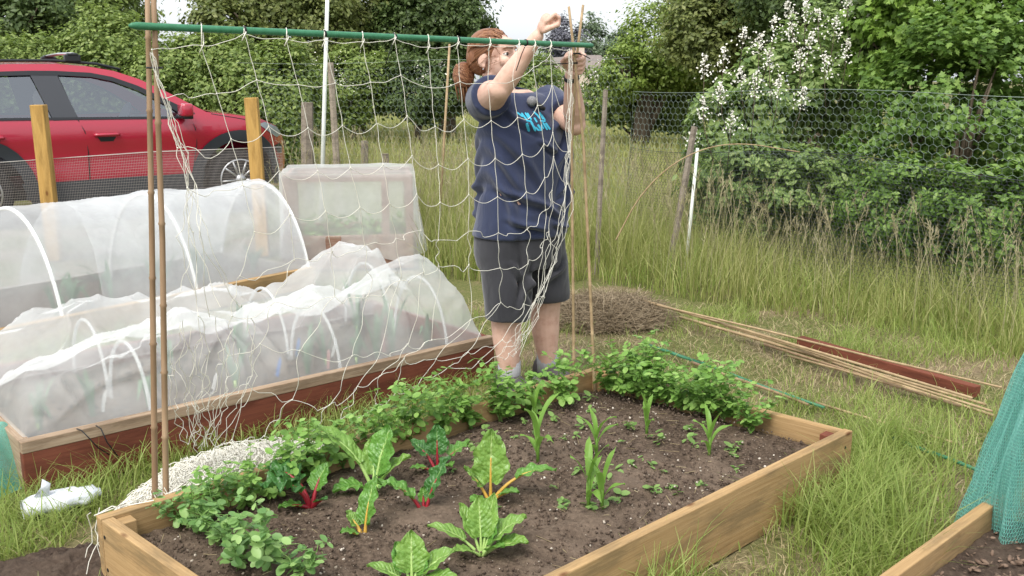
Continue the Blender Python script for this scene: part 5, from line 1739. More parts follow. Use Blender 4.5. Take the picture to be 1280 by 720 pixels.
def crown_mesh(blobs, n, leaf, size, clump=.28, flat=.8, lobed=False, seed=0, shell=.55):
    """leaves in clumps through a few overlapping ellipsoids"""
    rg = np.random.default_rng(seed)
    pos, nrm = [], []
    vol = np.array([b[1][0] * b[1][1] * b[1][2] for b in blobs]) ** .75
    for (c, r), w in zip(blobs, vol / vol.sum()):
        m = int(n * w)
        ncl = max(12, m // 70)
        u = rg.normal(size=(ncl, 3)); u /= np.linalg.norm(u, axis=1, keepdims=True)
        rad = shell + (1 - shell) * rg.random(ncl) ** .5
        rad *= rg.uniform(.82, 1.14, ncl)
        cc = u * rad[:, None]
        k = rg.integers(0, ncl, m)
        off = rg.normal(size=(m, 3)) * (clump * rg.uniform(.5, 1.15, ncl)[k])[:, None] * np.array([1, 1, flat])
        q = cc[k] + off * .55
        P = np.array(c) + q * np.array(r)
        N = u[k] * .9 + off * 1.2 + rg.normal(size=(m, 3)) * .55 + np.array([0, 0, .75])
        ok = P[:, 2] > 0.03
        pos.append(P[ok]); nrm.append(N[ok])
    pos = np.concatenate(pos); nrm = np.concatenate(nrm)
    tv, tf = (LOBE_V, LOBE_F) if lobed else (LEAF_V, LEAF_F) if leaf == 'a' else (LEAF2_V, LEAF2_F)
    return np_mesh(*scatter(tv, tf, pos, rot_from(nrm), size * rg.uniform(.6, 1.3, len(pos))))

def plant(name, label, cat, group, px, Y, blobs_px, n, size, mat, leaf='b', trunk=.12, lobed=False, seed=0, depth=.8, clump=.28, limbs=9, blossom=0, shell=.55, bsize=.05):
    """blobs_px: (centre px x, centre px y, half width px, half height px, extra Y)"""
    k = Y / FPX
    base = Vector(((px - 640) * k, Y, 0))
    t = thing(name, label, cat, base[:], 0, group)
    B = []
    for (cx, cy, hw, hh, dy) in blobs_px:
        kk = (Y + dy) / FPX
        c = Vector(((cx - 640) * kk, Y + dy, CAM_H + (100 - cy) * kk)) - base
        r = (hw * kk, max(hw, hh) * kk * depth, hh * kk)
        B.append((c, r))
    link('crown', crown_mesh(B, n, leaf, size, clump, .8, lobed, seed, shell), mat, t, False)
    r = random.Random(seed)
    top = B[0][0]
    mb = MB()
    th = max(.4, top.z)
    mb.tube([(0, 0, -.05), (r.uniform(-.05, .05), 0, th * .35), (top.x * .5, top.y * .5, th * .7), top[:]], [trunk, trunk * .8, trunk * .55, trunk * .2], 8)
    for i in range(limbs):
        c, rr = B[i % len(B)]
        u = Vector((r.gauss(0, 1), r.gauss(0, 1), r.uniform(-.3, 1))).normalized()
        e = Vector((c.x + u.x * rr[0] * .8, c.y + u.y * rr[1] * .8, max(.15, c.z + u.z * rr[2] * .8)))
        s = Vector((top.x * .3, top.y * .3, th * r.uniform(.15, .6)))
        m_ = s.lerp(e, .5) + Vector((0, 0, .1 * th * r.random()))
        mb.tube([s, m_, e], [trunk * .4, trunk * .25, trunk * .06], 6)
    mb.build('trunk', M_BARK, t, True)
    if blossom:
        rg = np.random.default_rng(seed + 99)
        P, N = [], []
        for i in range(blossom):
            c, rr = B[rg.integers(len(B))]
            u = rg.normal(size=3); u[1] = -abs(u[1]); u[2] = abs(u[2]) * .8; u /= np.linalg.norm(u)
            q = np.array(c) + u * np.array(rr) * 1.02
            m = rg.integers(8, 22)
            P.append(q + rg.normal(size=(m, 3)) * np.array([bsize, bsize, bsize * 1.6])); N.append(rg.normal(size=(m, 3)) + np.array([0, -.6, 1]))
        P = np.concatenate(P); N = np.concatenate(N)
        link('blossom', np_mesh(*scatter(PEA_V, PEA_F, P, rot_from(N), bsize * rg.uniform(.35, .8, len(P)))), M_BLOSSOM, t, False)
    return t
gl, gb, gr = 'bushes of the hedge behind the car', 'tall trees along the back of the plot', 'shrubs behind the wire fence'
# tall back row, left to right
plant('tree', 'dark tree crown at the far left above the rear of the car', 'tree', gb, 20, 24, [(10, 0, 95, 75, 0), (60, 30, 60, 40, -1)], 20000, .13, T_DARK, seed=1, trunk=.2)
plant('tree', 'broad mid green tree behind the hedge left of the bamboo pair', 'tree', gb, 120, 25, [(120, 10, 75, 55, 0), (165, 40, 50, 45, 1)], 18000, .13, T_HEDGE, seed=2, trunk=.2)
plant('tree', 'olive green tree standing right of the small gap of sky', 'tree', gb, 335, 22, [(335, 0, 70, 75, 0), (390, 40, 60, 60, 0), (290, 40, 45, 45, -1)], 24000, .11, T_OLIVE, seed=3, trunk=.22)
plant('tree', 'tall olive tree with a brownish crown above the middle of the green rail', 'tree', gb, 450, 24, [(450, -10, 75, 85, 0), (480, 50, 60, 45, 0)], 24000, .115, T_OLIVE, seed=4, trunk=.22)
plant('tree', 'dark green tree with a ragged edge against the sky, left of the woman', 'tree', gb, 560, 23, [(550, -5, 62, 70, 0), (585, 45, 35, 45, -.5), (520, 40, 50, 50, 0)], 26000, .105, T_DARK, seed=5, trunk=.22)
plant('tree', 'distant green tree showing just above the woman\'s head', 'tree', gb, 650, 48, [(655, 110, 48, 40, 0)], 7000, .2, T_HEDGE, seed=6, trunk=.25)
plant('tree', 'far dark purple leaved tree on the skyline beside the raised fist', 'tree', gb, 705, 82, [(706, 60, 24, 34, 0), (700, 85, 22, 26, 1)], 7000, .28, T_PURPLE, seed=7, trunk=.3)
plant('tree', 'pale distant tree on the skyline behind the cane tips', 'tree', gb, 730, 85, [(735, 65, 30, 40, 0), (700, 80, 30, 30, 1)], 6000, .32, T_FAR, seed=8, trunk=.35)
plant('tree', 'small pale distant tree between the cane tips and the bright crown', 'tree', gb, 775, 80, [(775, 75, 30, 34, 0)], 5000, .32, T_FAR, seed=9, trunk=.35)
plant('tree', 'bright yellow green tree with a rounded crown right of the cane tips', 'tree', gb, 800, 20, [(828, 62, 58, 54, 0), (778, 92, 34, 32, -.5), (870, 50, 46, 66, .5)], 24000, .085, T_BRIGHT, seed=10, trunk=.2)
plant('tree', 'tall olive tree rising behind the white flowered bramble', 'tree', gb, 910, 18, [(905, 5, 75, 80, 0), (870, 50, 50, 45, -.5)], 22000, .095, T_OLIVE, seed=11, trunk=.22)
plant('tree', 'dark tree behind the flower spikes of the bramble', 'tree', gb, 1010, 16, [(1010, 0, 95, 70, 0), (1080, 40, 60, 60, 0)], 20000, .09, T_DARK, seed=12, trunk=.22)
# hedge behind the car
hs_ = [(-20, 14.5, [(0, 120, 90, 75, 0)], 'first'), (75, 15, [(75, 115, 60, 66, 0), (45, 80, 30, 34, 0)], 'second'), (150, 15.2, [(150, 100, 62, 80, 0)], 'third'), (222, 14.6, [(222, 120, 50, 72, 0), (250, 90, 34, 44, 0)], 'fourth'), (296, 14.4, [(300, 130, 52, 78, 0), (275, 80, 34, 36, .3)], 'fifth'), (362, 14, [(360, 130, 50, 70, 0)], 'sixth')]
for i, (px, Y, bl, nm) in enumerate(hs_):
    plant('hedge_bush', f'{nm} leafy green hedge bush from the left edge, behind the red car', 'bush', gl, px, Y, bl, 24000, .072, T_HEDGE, seed=20 + i, trunk=.07, clump=.24)
plant('elder_bush', 'hedge bush dotted with pale blossom right of the white pole', 'bush', gl, 445, 21, [(440, 108, 52, 44, 0), (470, 100, 34, 34, 0)], 18000, .09, T_HEDGE, seed=30, trunk=.07, blossom=26)
plant('hedge_bush', 'dark hedge bush with pale blossom just left of the woman\'s hair', 'bush', gl, 525, 21, [(525, 108, 50, 42, 0), (560, 112, 34, 34, 0)], 18000, .09, T_DARK, seed=31, trunk=.07, blossom=16)
plant('hedge_bush', 'low green bush seen under the woman\'s raised arm', 'bush', gl, 650, 24, [(640, 125, 36, 26, 0)], 5000, .13, T_HEDGE, seed=32, trunk=.07)
plant('elder_bush', 'leafy bush covered in white blossom right of the woman\'s left hand', 'bush', gr, 790, 21, [(790, 112, 60, 42, 0), (845, 120, 45, 44, 0), (755, 126, 30, 28, .5)], 24000, .1, T_HEDGE, seed=33, trunk=.08, blossom=70, bsize=.075)
# shrubs right of the fence
plant('bramble', 'tall pale bramble thicket topped with white flower spikes', 'bramble', gr, 960, 8.3, [(965, 130, 75, 90, 0), (1030, 90, 62, 95, .2), (900, 170, 50, 70, .2)], 15000, .075, T_BRAM, leaf='a', seed=34, trunk=.03, blossom=0, clump=.22)
plant('hawthorn', 'dense dark hawthorn at the right edge behind the chicken wire', 'hawthorn', gr, 1190, 7.3, [(1190, 150, 110, 130, 0), (1270, 120, 80, 150, .2), (1110, 190, 60, 80, .2)], 24000, .055, T_HAW, seed=35, trunk=.06, lobed=True, clump=.16, shell=.7)
plant('maple_shrub', 'lime green leafy shrub overhanging the top right corner', 'shrub', gr, 1150, 7.9, [(1150, 20, 90, 65, 0), (1240, 20, 70, 70, -.2), (1090, 60, 50, 50, .1)], 14000, .07, T_LIME, seed=36, trunk=.05, lobed=True, clump=.2)
plant('nettle_clump', 'dark leafy undergrowth at the foot of the wire fence, below the bramble', 'undergrowth', gr, 940, 7.9, [(950, 230, 90, 65, 0), (1010, 240, 70, 60, -.3)], 11000, .065, T_BRAM, leaf='a', seed=37, trunk=.02, clump=.2)
plant('nettle_clump', 'shadowy undergrowth at the foot of the wire fence, below the hawthorn', 'undergrowth', gr, 1160, 6.9, [(1130, 260, 80, 70, 0), (1240, 270, 90, 75, -.4)], 12000, .055, T_HAW, leaf='a', seed=38, trunk=.02, clump=.2)
# flower spikes of the bramble, stems with many small white flowers
t_ = bpy.data.objects['bramble']
mbs = MB(); P, N = [], []
rs = random.Random(8)
for (x, y0, Y) in ((985, 2, 7.9), (970, 18, 7.8), (1008, 0, 7.9), (1022, 12, 8.0), (1060, -4, 8.0), (930, 34, 7.7), (950, 42, 7.7), (906, 60, 7.6), (881, 70, 7.6), (1045, 22, 7.8), (962, 62, 7.6), (1090, 4, 7.9), (1000, 62, 7.6), (926, 84, 7.5), (878, 122, 7.5), (1032, 68, 7.6), (990, 30, 7.7), (1015, 40, 7.7), (945, 90, 7.5), (975, 95, 7.5), (900, 105, 7.5), (1060, 50, 7.7), (915, 140, 7.45), (868, 160, 7.45), (1005, 110, 7.5)):
    a = D(x, y0, Y); bo = Vector(t_.location)
    L = rs.uniform(.22, .34); lean = Vector((rs.uniform(-.12, .12), rs.uniform(-.05, .1), 0))
    b = a - Vector((0, 0, L * 1.6)) + lean
    m_ = a.lerp(b, .5) - lean * .25
    mbs.tube([b - bo, m_ - bo, a - bo], [.004, .003, .0015], 5)
    for k in range(70):
        t = rs.random() ** 1.3
        q = a.lerp(m_, t * .75); w = .008 + .045 * t
        P.append((q - bo + Vector((rs.gauss(0, w), rs.gauss(0, w), rs.gauss(0, .012))))[:]); N.append((rs.gauss(0, 1), rs.gauss(-.8, 1), rs.gauss(.6, 1)))
mbs.build('flower_stem', M_BARK, t_, True)
link('blossom', np_mesh(*scatter(PEA_V, PEA_F, P, rot_from(np.array(N)), .019)), M_BLOSSOM, t_, False)

# ------------------------------------------------------------------ house far off
ho = D(699, 96, 58); ho.z = 0
house = thing('house', 'distant pale house with a steep gable and grey roof below the purple tree', 'house', ho[:], .3)
house.scale = (.8, .8, .8)
M_REND = m_noise('render', (.55, .45, .36), (.66, .56, .46), 3, .9, .1)
M_ROOFT = m_noise('roof_tile', (.16, .14, .13), (.26, .22, .2), 8, .9, .3)
MB().box((0, 0, 1.0), (3.0, 4, 2.2)).add([(-1.5, -2, 2.1), (1.5, -2, 2.1), (0, -2, 3.3), (-1.5, 2, 2.1), (1.5, 2, 2.1), (0, 2, 3.3)], [(0, 1, 2), (3, 5, 4)]).box((2.6, 1.5, 1.1), (2.2, 2.4, 2.6)).build('wall', M_REND, house)
MB().add([(-1.7, -2.15, 2.0), (0, -2.15, 3.4), (0, 2.15, 3.4), (-1.7, 2.15, 2.0), (1.7, -2.15, 2.0), (1.7, 2.15, 2.0)], [(0, 1, 2, 3), (1, 4, 5, 2)]).add([(1.4, .1, 2.4), (3.9, .1, 2.4), (3.9, 1.5, 3.6), (1.4, 1.5, 3.6), (1.4, 2.9, 2.4), (3.9, 2.9, 2.4)], [(0, 1, 2, 3), (3, 2, 5, 4)]).build('roof', M_ROOFT, house)
MB().box((0, -2.02, 1.3), (.9, .06, 1.0)).build('window', M_TRIM, house)
MB().box((2.2, 1.5, 3.7), (.5, .5, .9)).build('chimney', M_REND, house)

# ------------------------------------------------------------------ old posts and the wire fences
M_OLD = m_wood('silvered_post', (.16, .13, .1), (.3, .26, .21))
M_PALEPOLE = m_noise('bleached_pole', (.55, .58, .52), (.75, .77, .72), 8, .6, .1)
def pole(name, label, x0, y0, x1, y1, Y, w, mat, cat='post', rnd=False):
    a, b = D(x0, y0, Y), D(x1, y1, Y)
    b = a + (b - a) * (a.z / (a.z - b.z)); b.z = -.02
    t = thing(name, label, cat, b[:], 0, 'old posts and poles along the fence lines')
    if rnd: MB().tube([(0, 0, 0), (a - b) * .5, a - b], [w, w * .95, w * .85], 9).build('shaft', mat, t, True)
    else:
        r = random.Random(int(x0)); pts = [Vector(), (a - b) * .4 + Vector((r.uniform(-.01, .01), 0, 0)), (a - b)]
        MB().tube(pts, [w, w * .95, w * .85], 6).build('shaft', mat, t)
pole('pole', 'thin bleached white pole rising past the green rail behind the netted crate', 410, -30, 403, 206, 8.4, .019, M_PALEPOLE, 'pole', True)
pole('fence_post', 'leaning brown stake just right of the white pole', 413, 78, 420, 205, 9.0, .035, M_GREYWOOD)
pole('fence_post', 'thick silvered post overgrown with dry grass right of the car bonnet', 384, 128, 384, 205, 9.4, .07, M_OLD)
pole('fence_post', 'grey post standing beyond the netted crate, left of the dark one', 456, 176, 455, 212, 10.6, .05, M_OLD)
pole('fence_post', 'short dark post just behind the top right of the netted crate', 482, 192, 483, 215, 9.6, .04, M_OLD)
pole('bamboo_cane', 'thin pale cane standing in the long grass left of the woman\'s hair', 562, 55, 556, 160, 8.6, .012, M_CANE_PALE, 'cane', True)
pole('fence_post', 'slim silvered post in the long grass right of the canes', 757, 112, 746, 330, 7.0, .022, M_OLD)
pole('fence_post', 'silvered post leaning beside a thin white rod under the bramble', 868, 158, 850, 262, 6.9, .027, M_OLD)
pole('pole', 'thin white rod standing against the leaning silvered post', 872, 185, 864, 265, 6.8, .013, M_PALEPOLE, 'pole', True)

def hexes(L, z0, z1, c):
    """edges of a hexagonal mesh L long between two heights; (s, z) pairs"""
    E = []
    dx, dz = c, c * 1.5 * .5774
    n, m = int(L / dx), int((z1 - z0) / dz)
    r = c * .5774
    for j in range(m):
        for i in range(n):
            x = (i + .5 * (j % 2)) * dx; z = z0 + j * dz
            E.append((x, z + r * .5 + 0, x, z + r * 1.0 + r * .5 - r * .5))
            E.append((x, z + r, x + dx / 2, z + r * 1.5)); E.append((x, z + r, x - dx / 2, z + r * 1.5))
            E.append((x, z, x, z + r))
    return np.array(E)
def wire_fence(name, label, path, bands, posts, group=None):
    P = [Vector(p) for p in path]
    f = thing(name, label, 'fence', P[0][:], 0, group)
    o0 = P[0].copy()
    cum = [0]
    for a, b in zip(P[:-1], P[1:]): cum.append(cum[-1] + (b - a).length)
    cumA = np.array(cum); PX = np.array([p.x for p in P]) - o0.x; PY = np.array([p.y for p in P]) - o0.y
    def at(s, z, sag):
        bow = .03 * np.sin(s * 2.1) + .02 * np.sin(s * 5 + z * 3)
        return np.stack([np.interp(s, cumA, PX) + bow, np.interp(s, cumA, PY) + bow, z - sag * (np.sin(s * 1.9) * .5 + .5) * np.clip(z, 0, 1)], 1)
    for nm, z0, z1, c, r, mat, sag, s0, s1 in bands:
        E = hexes(s1 - s0, z0, z1, c); E[:, 0] += s0; E[:, 2] += s0
        link(nm, np_mesh(*wires(at(E[:, 0], E[:, 1], sag), at(E[:, 2], E[:, 3], sag), r)), mat, f, False)
        ss = np.linspace(s0, s1, 60)
        q = at(ss, np.full(60, z1), sag)
        MB().tube([tuple(v) for v in q], r * 1.6, 5).build('top_wire', mat, f, True)
    return f
M_GALV = m_plain('galvanised_wire', (.26, .32, .28), .45, .4, .3)
M_BLKW = m_plain('black_net', (.04, .045, .05), .6)
FP = [Vector((3.7, 4.6, 0)), Vector((2.75, 5.6, 0)), Vector((1.75, 7.1, 0)), Vector((1.0, 8.2, 0))]
wire_fence('wire_fence', 'galvanised chicken wire fence with sagging black netting below, in front of the bramble and hawthorn', FP,
           [('chicken_wire', .85, 1.34, .055, .001, M_GALV, .04, 0, 4.6), ('black_netting', .0, .92, .03, .0014, M_BLKW, .1, 0, 4.6)], None)
FP2 = [Vector((1.0, 8.2, 0)), Vector((.2, 9.4, 0)), Vector((-1.4, 10.4, 0)), Vector((-3, 10.9, 0))]
wire_fence('wire_fence', 'tall rusty chicken wire fence across the back of the long grass behind the woman', FP2,
           [('chicken_wire', .05, 1.6, .075, .0009, M_GALV, .03, 0, 5.0)], None)

# ------------------------------------------------------------------ things lying on the grass to the right
def stick(a, b, r, mat, label, name='bamboo_cane', z=.02, group='canes lying on the grass', sagr=.012):
    A, B = G(a[0], a[1], z), G(b[0], b[1], z)
    A.z = B.z = z + r
    m1 = A.lerp(B, .35) + Vector((rn.uniform(-sagr, sagr), rn.uniform(-sagr, sagr), .004)); m2 = A.lerp(B, .7) + Vector((rn.uniform(-sagr, sagr), rn.uniform(-sagr, sagr), .0))
    return cane([A, m1, m2, B], r, mat, label, group, .28, name)
stick((800, 376), (1215, 500), .008, M_CANE_PALE, 'cane lying uppermost along the near side of the red beam', z=.1)
stick((826, 384), (1252, 486), .006, M_CANE_PALE, 'long thin cane lying across the top of the red beam to the right', z=.125)
stick((850, 398), (1232, 508), .0085, M_CANE_PALE, 'pale thick cane lying second in front of the red beam', z=.03)
stick((905, 408), (1240, 516), .007, M_CANE_PALE, 'thin cane lying third in front of the red beam', z=.05)
stick((930, 420), (1242, 522), .0085, M_CANE_PALE, 'thick cane lying fourth in front of the red beam', z=.02)
stick((955, 432), (1200, 510), .007, M_CANE, 'brown cane lying fifth in front of the red beam', z=.02)
stick((985, 446), (1190, 503), .006, M_CANE_PALE, 'short thin cane nearest the bed in the loose bundle', z=.02)
stick((812, 434), (1030, 512), .009, M_STAKE, 'green garden stake lying in grass behind the far corner of the front bed', 'green_stake')
stick((1100, 545), (1225, 592), .009, M_STAKE, 'green garden stake half hidden in grass near the teal net', 'green_stake')
stick((865, 455), (1010, 508), .008, M_CANE, 'brown cane lying beside the green stake behind the front bed')
stick((1020, 505), (1195, 556), .006, M_CANE_PALE, 'single pale cane lying in the grass between the stakes and the bundle')
A, B = G(1222, 486, .05), G(1000, 423, .05); A.z = B.z = 0
o = board('timber_beam', A, B, 0.01, .062, .05, M_RED, None)
tag(o, 'long red stained timber beam lying on the grass by the canes', 'beam')
# dry arching stem
def chaikin(p, n=3):
    p = [Vector(v) for v in p]
    for _ in range(n):
        q = [p[0]]
        for a, b in zip(p[:-1], p[1:]): q += [a.lerp(b, .25), a.lerp(b, .75)]
        p = q + [p[-1]]
    return p
_st = chaikin([D(770, 300, 6.6), D(800, 242, 6.55), D(850, 196, 6.5), D(915, 176, 6.45), D(1000, 190, 6.4)])
tag(MB().tube(_st, [.0055 - .003 * i / len(_st) for i in range(len(_st))], 6).build('dry_stem', M_CANE_PALE, None, True), 'long dry bramble stem arching over the grass by the wire fence', 'stem')

# heap of dry cut grass
def heap_mesh():
    P = []
    n = 4200
    a = RNG.uniform(0, 2 * np.pi, n); q = np.sqrt(RNG.random(n))
    x = np.cos(a) * q * .4; y = np.sin(a) * q * .36
    z = .17 * (1 - q ** 2) * (.75 + .6 * (fbm(x * 4 + 9, y * 4 + 9, 5, 2) - .4)) * RNG.uniform(.5, 1.05, n)
    d = RNG.normal(size=(n, 3)); d[:, 2] *= .35; d /= np.linalg.norm(d, axis=1, keepdims=True)
    L = RNG.uniform(.03, .12, n)[:, None]
    c = np.stack([x, y, z + .01], 1)
    return np_mesh(*wires(c - d * L, c + d * L, .0017))
hq = G(756, 398, 0)
hp_ = thing('grass_heap', 'heap of dry brown cut grass and roots behind the far corner of the front bed', 'compost heap', hq[:])
link('stalks', heap_mesh(), m_leaf('dead_stalks', (.16, .12, .075), (.28, .215, .135), (.44, .36, .24), .1), hp_, False)
mb = MB(); mb.ball((0, 0, -.04), (.34, .3, .15), None, 24, 12)
link('core', py_mesh(mb.v, mb.f), m_noise('dry_earth', (.07, .05, .033), (.2, .15, .1), 40, .95, .8, .02), hp_)

# roll of polythene on the grass at the left
pa, pb = G(28, 640, .03), G(126, 618, .03)
pl = thing('plastic_sheet', 'crumpled roll of whitish polythene sheet lying in the grass at the left', 'plastic sheet', pa[:])
V = []; nu, nv = 26, 18
for i in range(nu):
    t = i / (nu - 1)
    c = (pb - pa) * t
    rr = .036 * (.75 + .35 * math.sin(t * 3 + .4)) * (1 if t < .95 else .6)
    for j in range(nv):
        a = 2 * math.pi * j / nv
        k = rr * (1 + .25 * noise.noise(Vector((t * 7, math.cos(a) * 2, math.sin(a) * 2))) + .12 * noise.noise(Vector((t * 20, a * 1.5, 3))))
        dx = (pb - pa).normalized(); sx = Vector((-dx.y, dx.x, 0))
        V.append(c + sx * (k * math.cos(a) * 1.3) + Vector((0, 0, k * math.sin(a) * .9 + .01)))
F = [(i * nv + j, i * nv + (j + 1) % nv, (i + 1) * nv + (j + 1) % nv, (i + 1) * nv + j) for i in range(nu - 1) for j in range(nv)] + [tuple(range(nv)), tuple(range((nu - 1) * nv, nu * nv))]
M_POLY = m_noise('polythene', (.5, .53, .58), (.78, .8, .84), 14, .25, .5, .006, spec=.5)
link('roll', py_mesh(V, F), M_POLY, pl)
fv = [Vector((.03, .02, .04)), Vector((.075, .03, .045)), Vector((.085, .03, .085)), Vector((.06, .03, .1)), Vector((.05, .035, .07))]
link('flap', py_mesh(fv + [v + Vector((0, .003, 0)) for v in fv], [(0, 1, 2, 4), (2, 3, 4), (9, 7, 6, 5), (9, 8, 7), (0, 5, 6, 1), (1, 6, 7, 2), (2, 7, 8, 3)]), M_POLY, pl)

# teal net heaped at the left edge
def lumpnet(c, rx, ry, h, seed):
    V = []; nu, nv = 60, 40
    for i in range(nu):
        a = 2 * math.pi * i / (nu - 1)
        for j in range(nv):
            q = j / (nv - 1)
            f = 1 + .22 * noise.noise(Vector((math.cos(a) * 1.5, math.sin(a) * 1.5, seed)))
            x, y = math.cos(a) * q * rx * f, math.sin(a) * q * ry * f
            z = h * (1 - q ** 2.2) + .035 * noise.noise(Vector((x * 14, y * 14, seed))) + .03 * (1 - abs(noise.noise(Vector((x * 9 + 4, y * 9, seed * 2))))) * (1 - q)
            V.append((c.x + x, c.y + y, max(.012, z)))
    return np_mesh(V, grid_faces(nu, nv))
tq = G(2, 600, 0)
tl = thing('teal_net', 'teal garden netting heaped on the grass at the left end of the red bed', 'netting', (0, 0, 0))
link('net', lumpnet(tq, .15, .2, .17, 3), M_TEAL, tl)
link('net_fold', lumpnet(G(48, 582, 0), .05, .05, .06, 8), M_TEAL, tl)

def chips(quad, n, z):
    a, b, c, d = quad
    U, Wd = RNG.uniform(.01, .99, n), RNG.uniform(.02, .98, n)
    P = np.stack([a.x + (b - a).x * U + (d - a).x * Wd, a.y + (b - a).y * U + (d - a).y * Wd, z + RNG.uniform(0, .012, n)], 1)
    tv, tf = lump(21)
    tv = tv * np.array([1.7, .8, .5])
    nn = nrand(3 * n).reshape(n, 3); nn[:, 2] = np.abs(nn[:, 2]) + .7
    return np_mesh(*scatter(tv, tf, P, rot_from(nn), .003 + .009 * RNG.random(n) ** 2))
# lower right bed and the teal net standing over it
bed4 = thing('raised_bed', 'raised bed corner of bleached timber with bark chips at the lower right', 'raised bed', FA[:])
d4 = (FB - FA).normalized(); n4 = Vector((d4.y, -d4.x, 0))
board('board', -d4 * .5, d4 * .75, 0, .15, .035, M_PINE, bed4)
q4 = (-d4 * .5 + n4 * .02, d4 * .75 + n4 * .02, d4 * .75 + n4 * .9, -d4 * .5 + n4 * .9)
link('soil', soil_top(q4, .075, .012, .014, 44, .0, .0), M_SOIL2, bed4)
tag(link('bark_chips', chips(q4, 1500, .082), m_noise('chips', (.07, .045, .03), (.26, .18, .13), 25, .9, .3), bed4), kind='stuff')
tc4 = Vector((1.63, 2.72, 0))
t4 = thing('teal_net', 'standing curtain of teal garden netting over the lower right bed', 'netting', tc4[:])
def drape():
    nu, nv = 200, 60; V = []
    for i in range(nu):
        a = math.pi * (0.45 + 1.35 * i / (nu - 1))
        for j in range(nv):
            z = .72 * (j / (nv - 1)) ** .9
            t = 1 - z / .72
            r = .03 + .15 * t ** .5 + .03 * t
            fold = math.sin(a * 11 + 2 * math.sin(a * 3) + z * 2) * .04 * t + noise.noise(Vector((a * 3, z * 2.2, 4))) * .07 * t + noise.noise(Vector((a * 9, z * 4, 9))) * .018
            r += fold
            V.append((math.cos(a) * r, math.sin(a) * r, max(.015, z)))
    return np_mesh(V, grid_faces(nu, nv))
link('net', drape(), m_gauze('teal_haze', (0.25, 0.62, 0.55), 0.24, 0.08, 9), t4)
def drape_net(seed, off):
    E = hexes(3.3, 0.0, 1.0, .0165)
    def at(u, v):
        a = math.pi * (0.45 + 1.35 * np.clip(u / 3.3, 0, 1)); z = .72 * np.clip(v, 0, 1) ** .9
        t = 1 - z / .72
        r = .03 + .15 * t ** .5 + .03 * t + off * t
        nz = np.array([noise.noise(Vector((x * 3, y * 2.2, 4))) * .07 * w + noise.noise(Vector((x * 9, y * 4, 9))) * .018 for x, y, w in zip(a, z, t)])
        r = r + np.sin(a * 11 + seed + 2 * np.sin(a * 3) + z * 2) * .04 * t + nz
        return np.stack([np.cos(a) * r, np.sin(a) * r, np.maximum(.012, z)], 1)
    return np_mesh(*wires(at(E[:, 0], E[:, 1]), at(E[:, 2], E[:, 3]), .0008))
M_TEALW = m_leaf('teal_thread', (.13, .42, .36), (.22, .56, .49), (.38, .7, .63), .3)
link('net_threads', drape_net(0, .003), M_TEALW, t4, False)
link('net_threads', drape_net(1.6, -.03), M_TEALW, t4, False)
MB().tube([(0, 0, 0), (0, 0, .79)], .012, 8).build('support_stake', M_CANE, t4, True)

# dark worked soil at the lower left
def patch():
    poly = [G(-30, 712), G(40, 694), G(112, 682), G(150, 684), G(175, 700), G(235, 735), G(100, 760), G(-60, 760)]
    c = sum(poly, Vector()) / len(poly)
    nr, na = 16, 64; V = [(c.x, c.y, .03)]
    import bisect
    for r in range(1, nr + 1):
        for k in range(na):
            s = k / na * len(poly); i = int(s); p = poly[i % len(poly)].lerp(poly[(i + 1) % len(poly)], s - i)
            f = r / nr
            q = c.lerp(p, f * (1 + .08 * noise.noise(Vector((k * .7, f, 2)))))
            z = .03 * (1 - f ** 4) + .022 * noise.noise(Vector((q.x * 28, q.y * 28, 1))) + .014 * noise.noise(Vector((q.x * 75, q.y * 75, 4)))
            V.append((q.x, q.y, z - .008 * (r == nr)))
    F = [(0, 1 + k, 1 + (k + 1) % na) for k in range(na)]
    F += [(1 + (r - 1) * na + k, 1 + r * na + k, 1 + r * na + (k + 1) % na, 1 + (r - 1) * na + (k + 1) % na) for r in range(1, nr) for k in range(na)]
    return py_mesh(V, F)
tag(link('soil_patch', patch(), M_SOIL2), kind='structure')

# ------------------------------------------------------------------ grass
def in_poly(p, poly):
    x, y = p[:, 0], p[:, 1]; c = np.zeros(len(p), bool); n = len(poly)
    for i in range(n):
        a, b = poly[i], poly[i - 1]
        c ^= ((a.y > y) != (b.y > y)) & (x < (b.x - a.x) * (y - a.y) / (b.y - a.y + 1e-12) + a.x)
    return c
SOILP = [G(-30, 712), G(40, 696), G(112, 684), G(150, 686), G(175, 700), G(235, 735), G(100, 760), G(-60, 760)]
BED4Q = [FA - d4 * .5, FA + d4 * .75, FA + d4 * .75 + n4 * .9, FA - d4 * .5 + n4 * .9]
def free(p, m=.0):
    ok = np.ones(len(p), bool)
    for q in BEDS: ok &= ~inside(p, q, .018 + m)
    ok &= ~in_poly(p, BED4Q)
    ok &= ~in_poly(p, SOILP)
    return ok
HL = BL + D1 * .44 - N1 * .12
def lawn(n, x0, x1, y0, y1, hmin, hmax, dens, mat, name, w=.0035, seed=1, m=0, bend=(.25, .95), thr=None):
    p = np.stack([RNG.uniform(x0, x1, n), RNG.uniform(y0, y1, n)], 1)
    d = dens(p) if dens else np.ones(n)
    ok = free(p, m) & (RNG.random(n) < d)
    p = p[ok]; N = len(p)
    cl = fbm(p[:, 0] * 5 + 60, p[:, 1] * 5 + 60, seed + 8, 3)
    h = (hmin + (hmax - hmin) * RNG.random(N) ** 1.6) * (.45 + 1.15 * cl)
    base = np.stack([p[:, 0], p[:, 1], np.full(N, -.012)], 1)
    V, F = blades(base, h, w * RNG.uniform(.6, 1.4, N), RNG.uniform(bend[0], bend[1], N), RNG.uniform(0, 2 * np.pi, N) + 0 * h, 3)
    return tag(link(name, np_mesh(V, F), mat, None, False), kind='stuff')
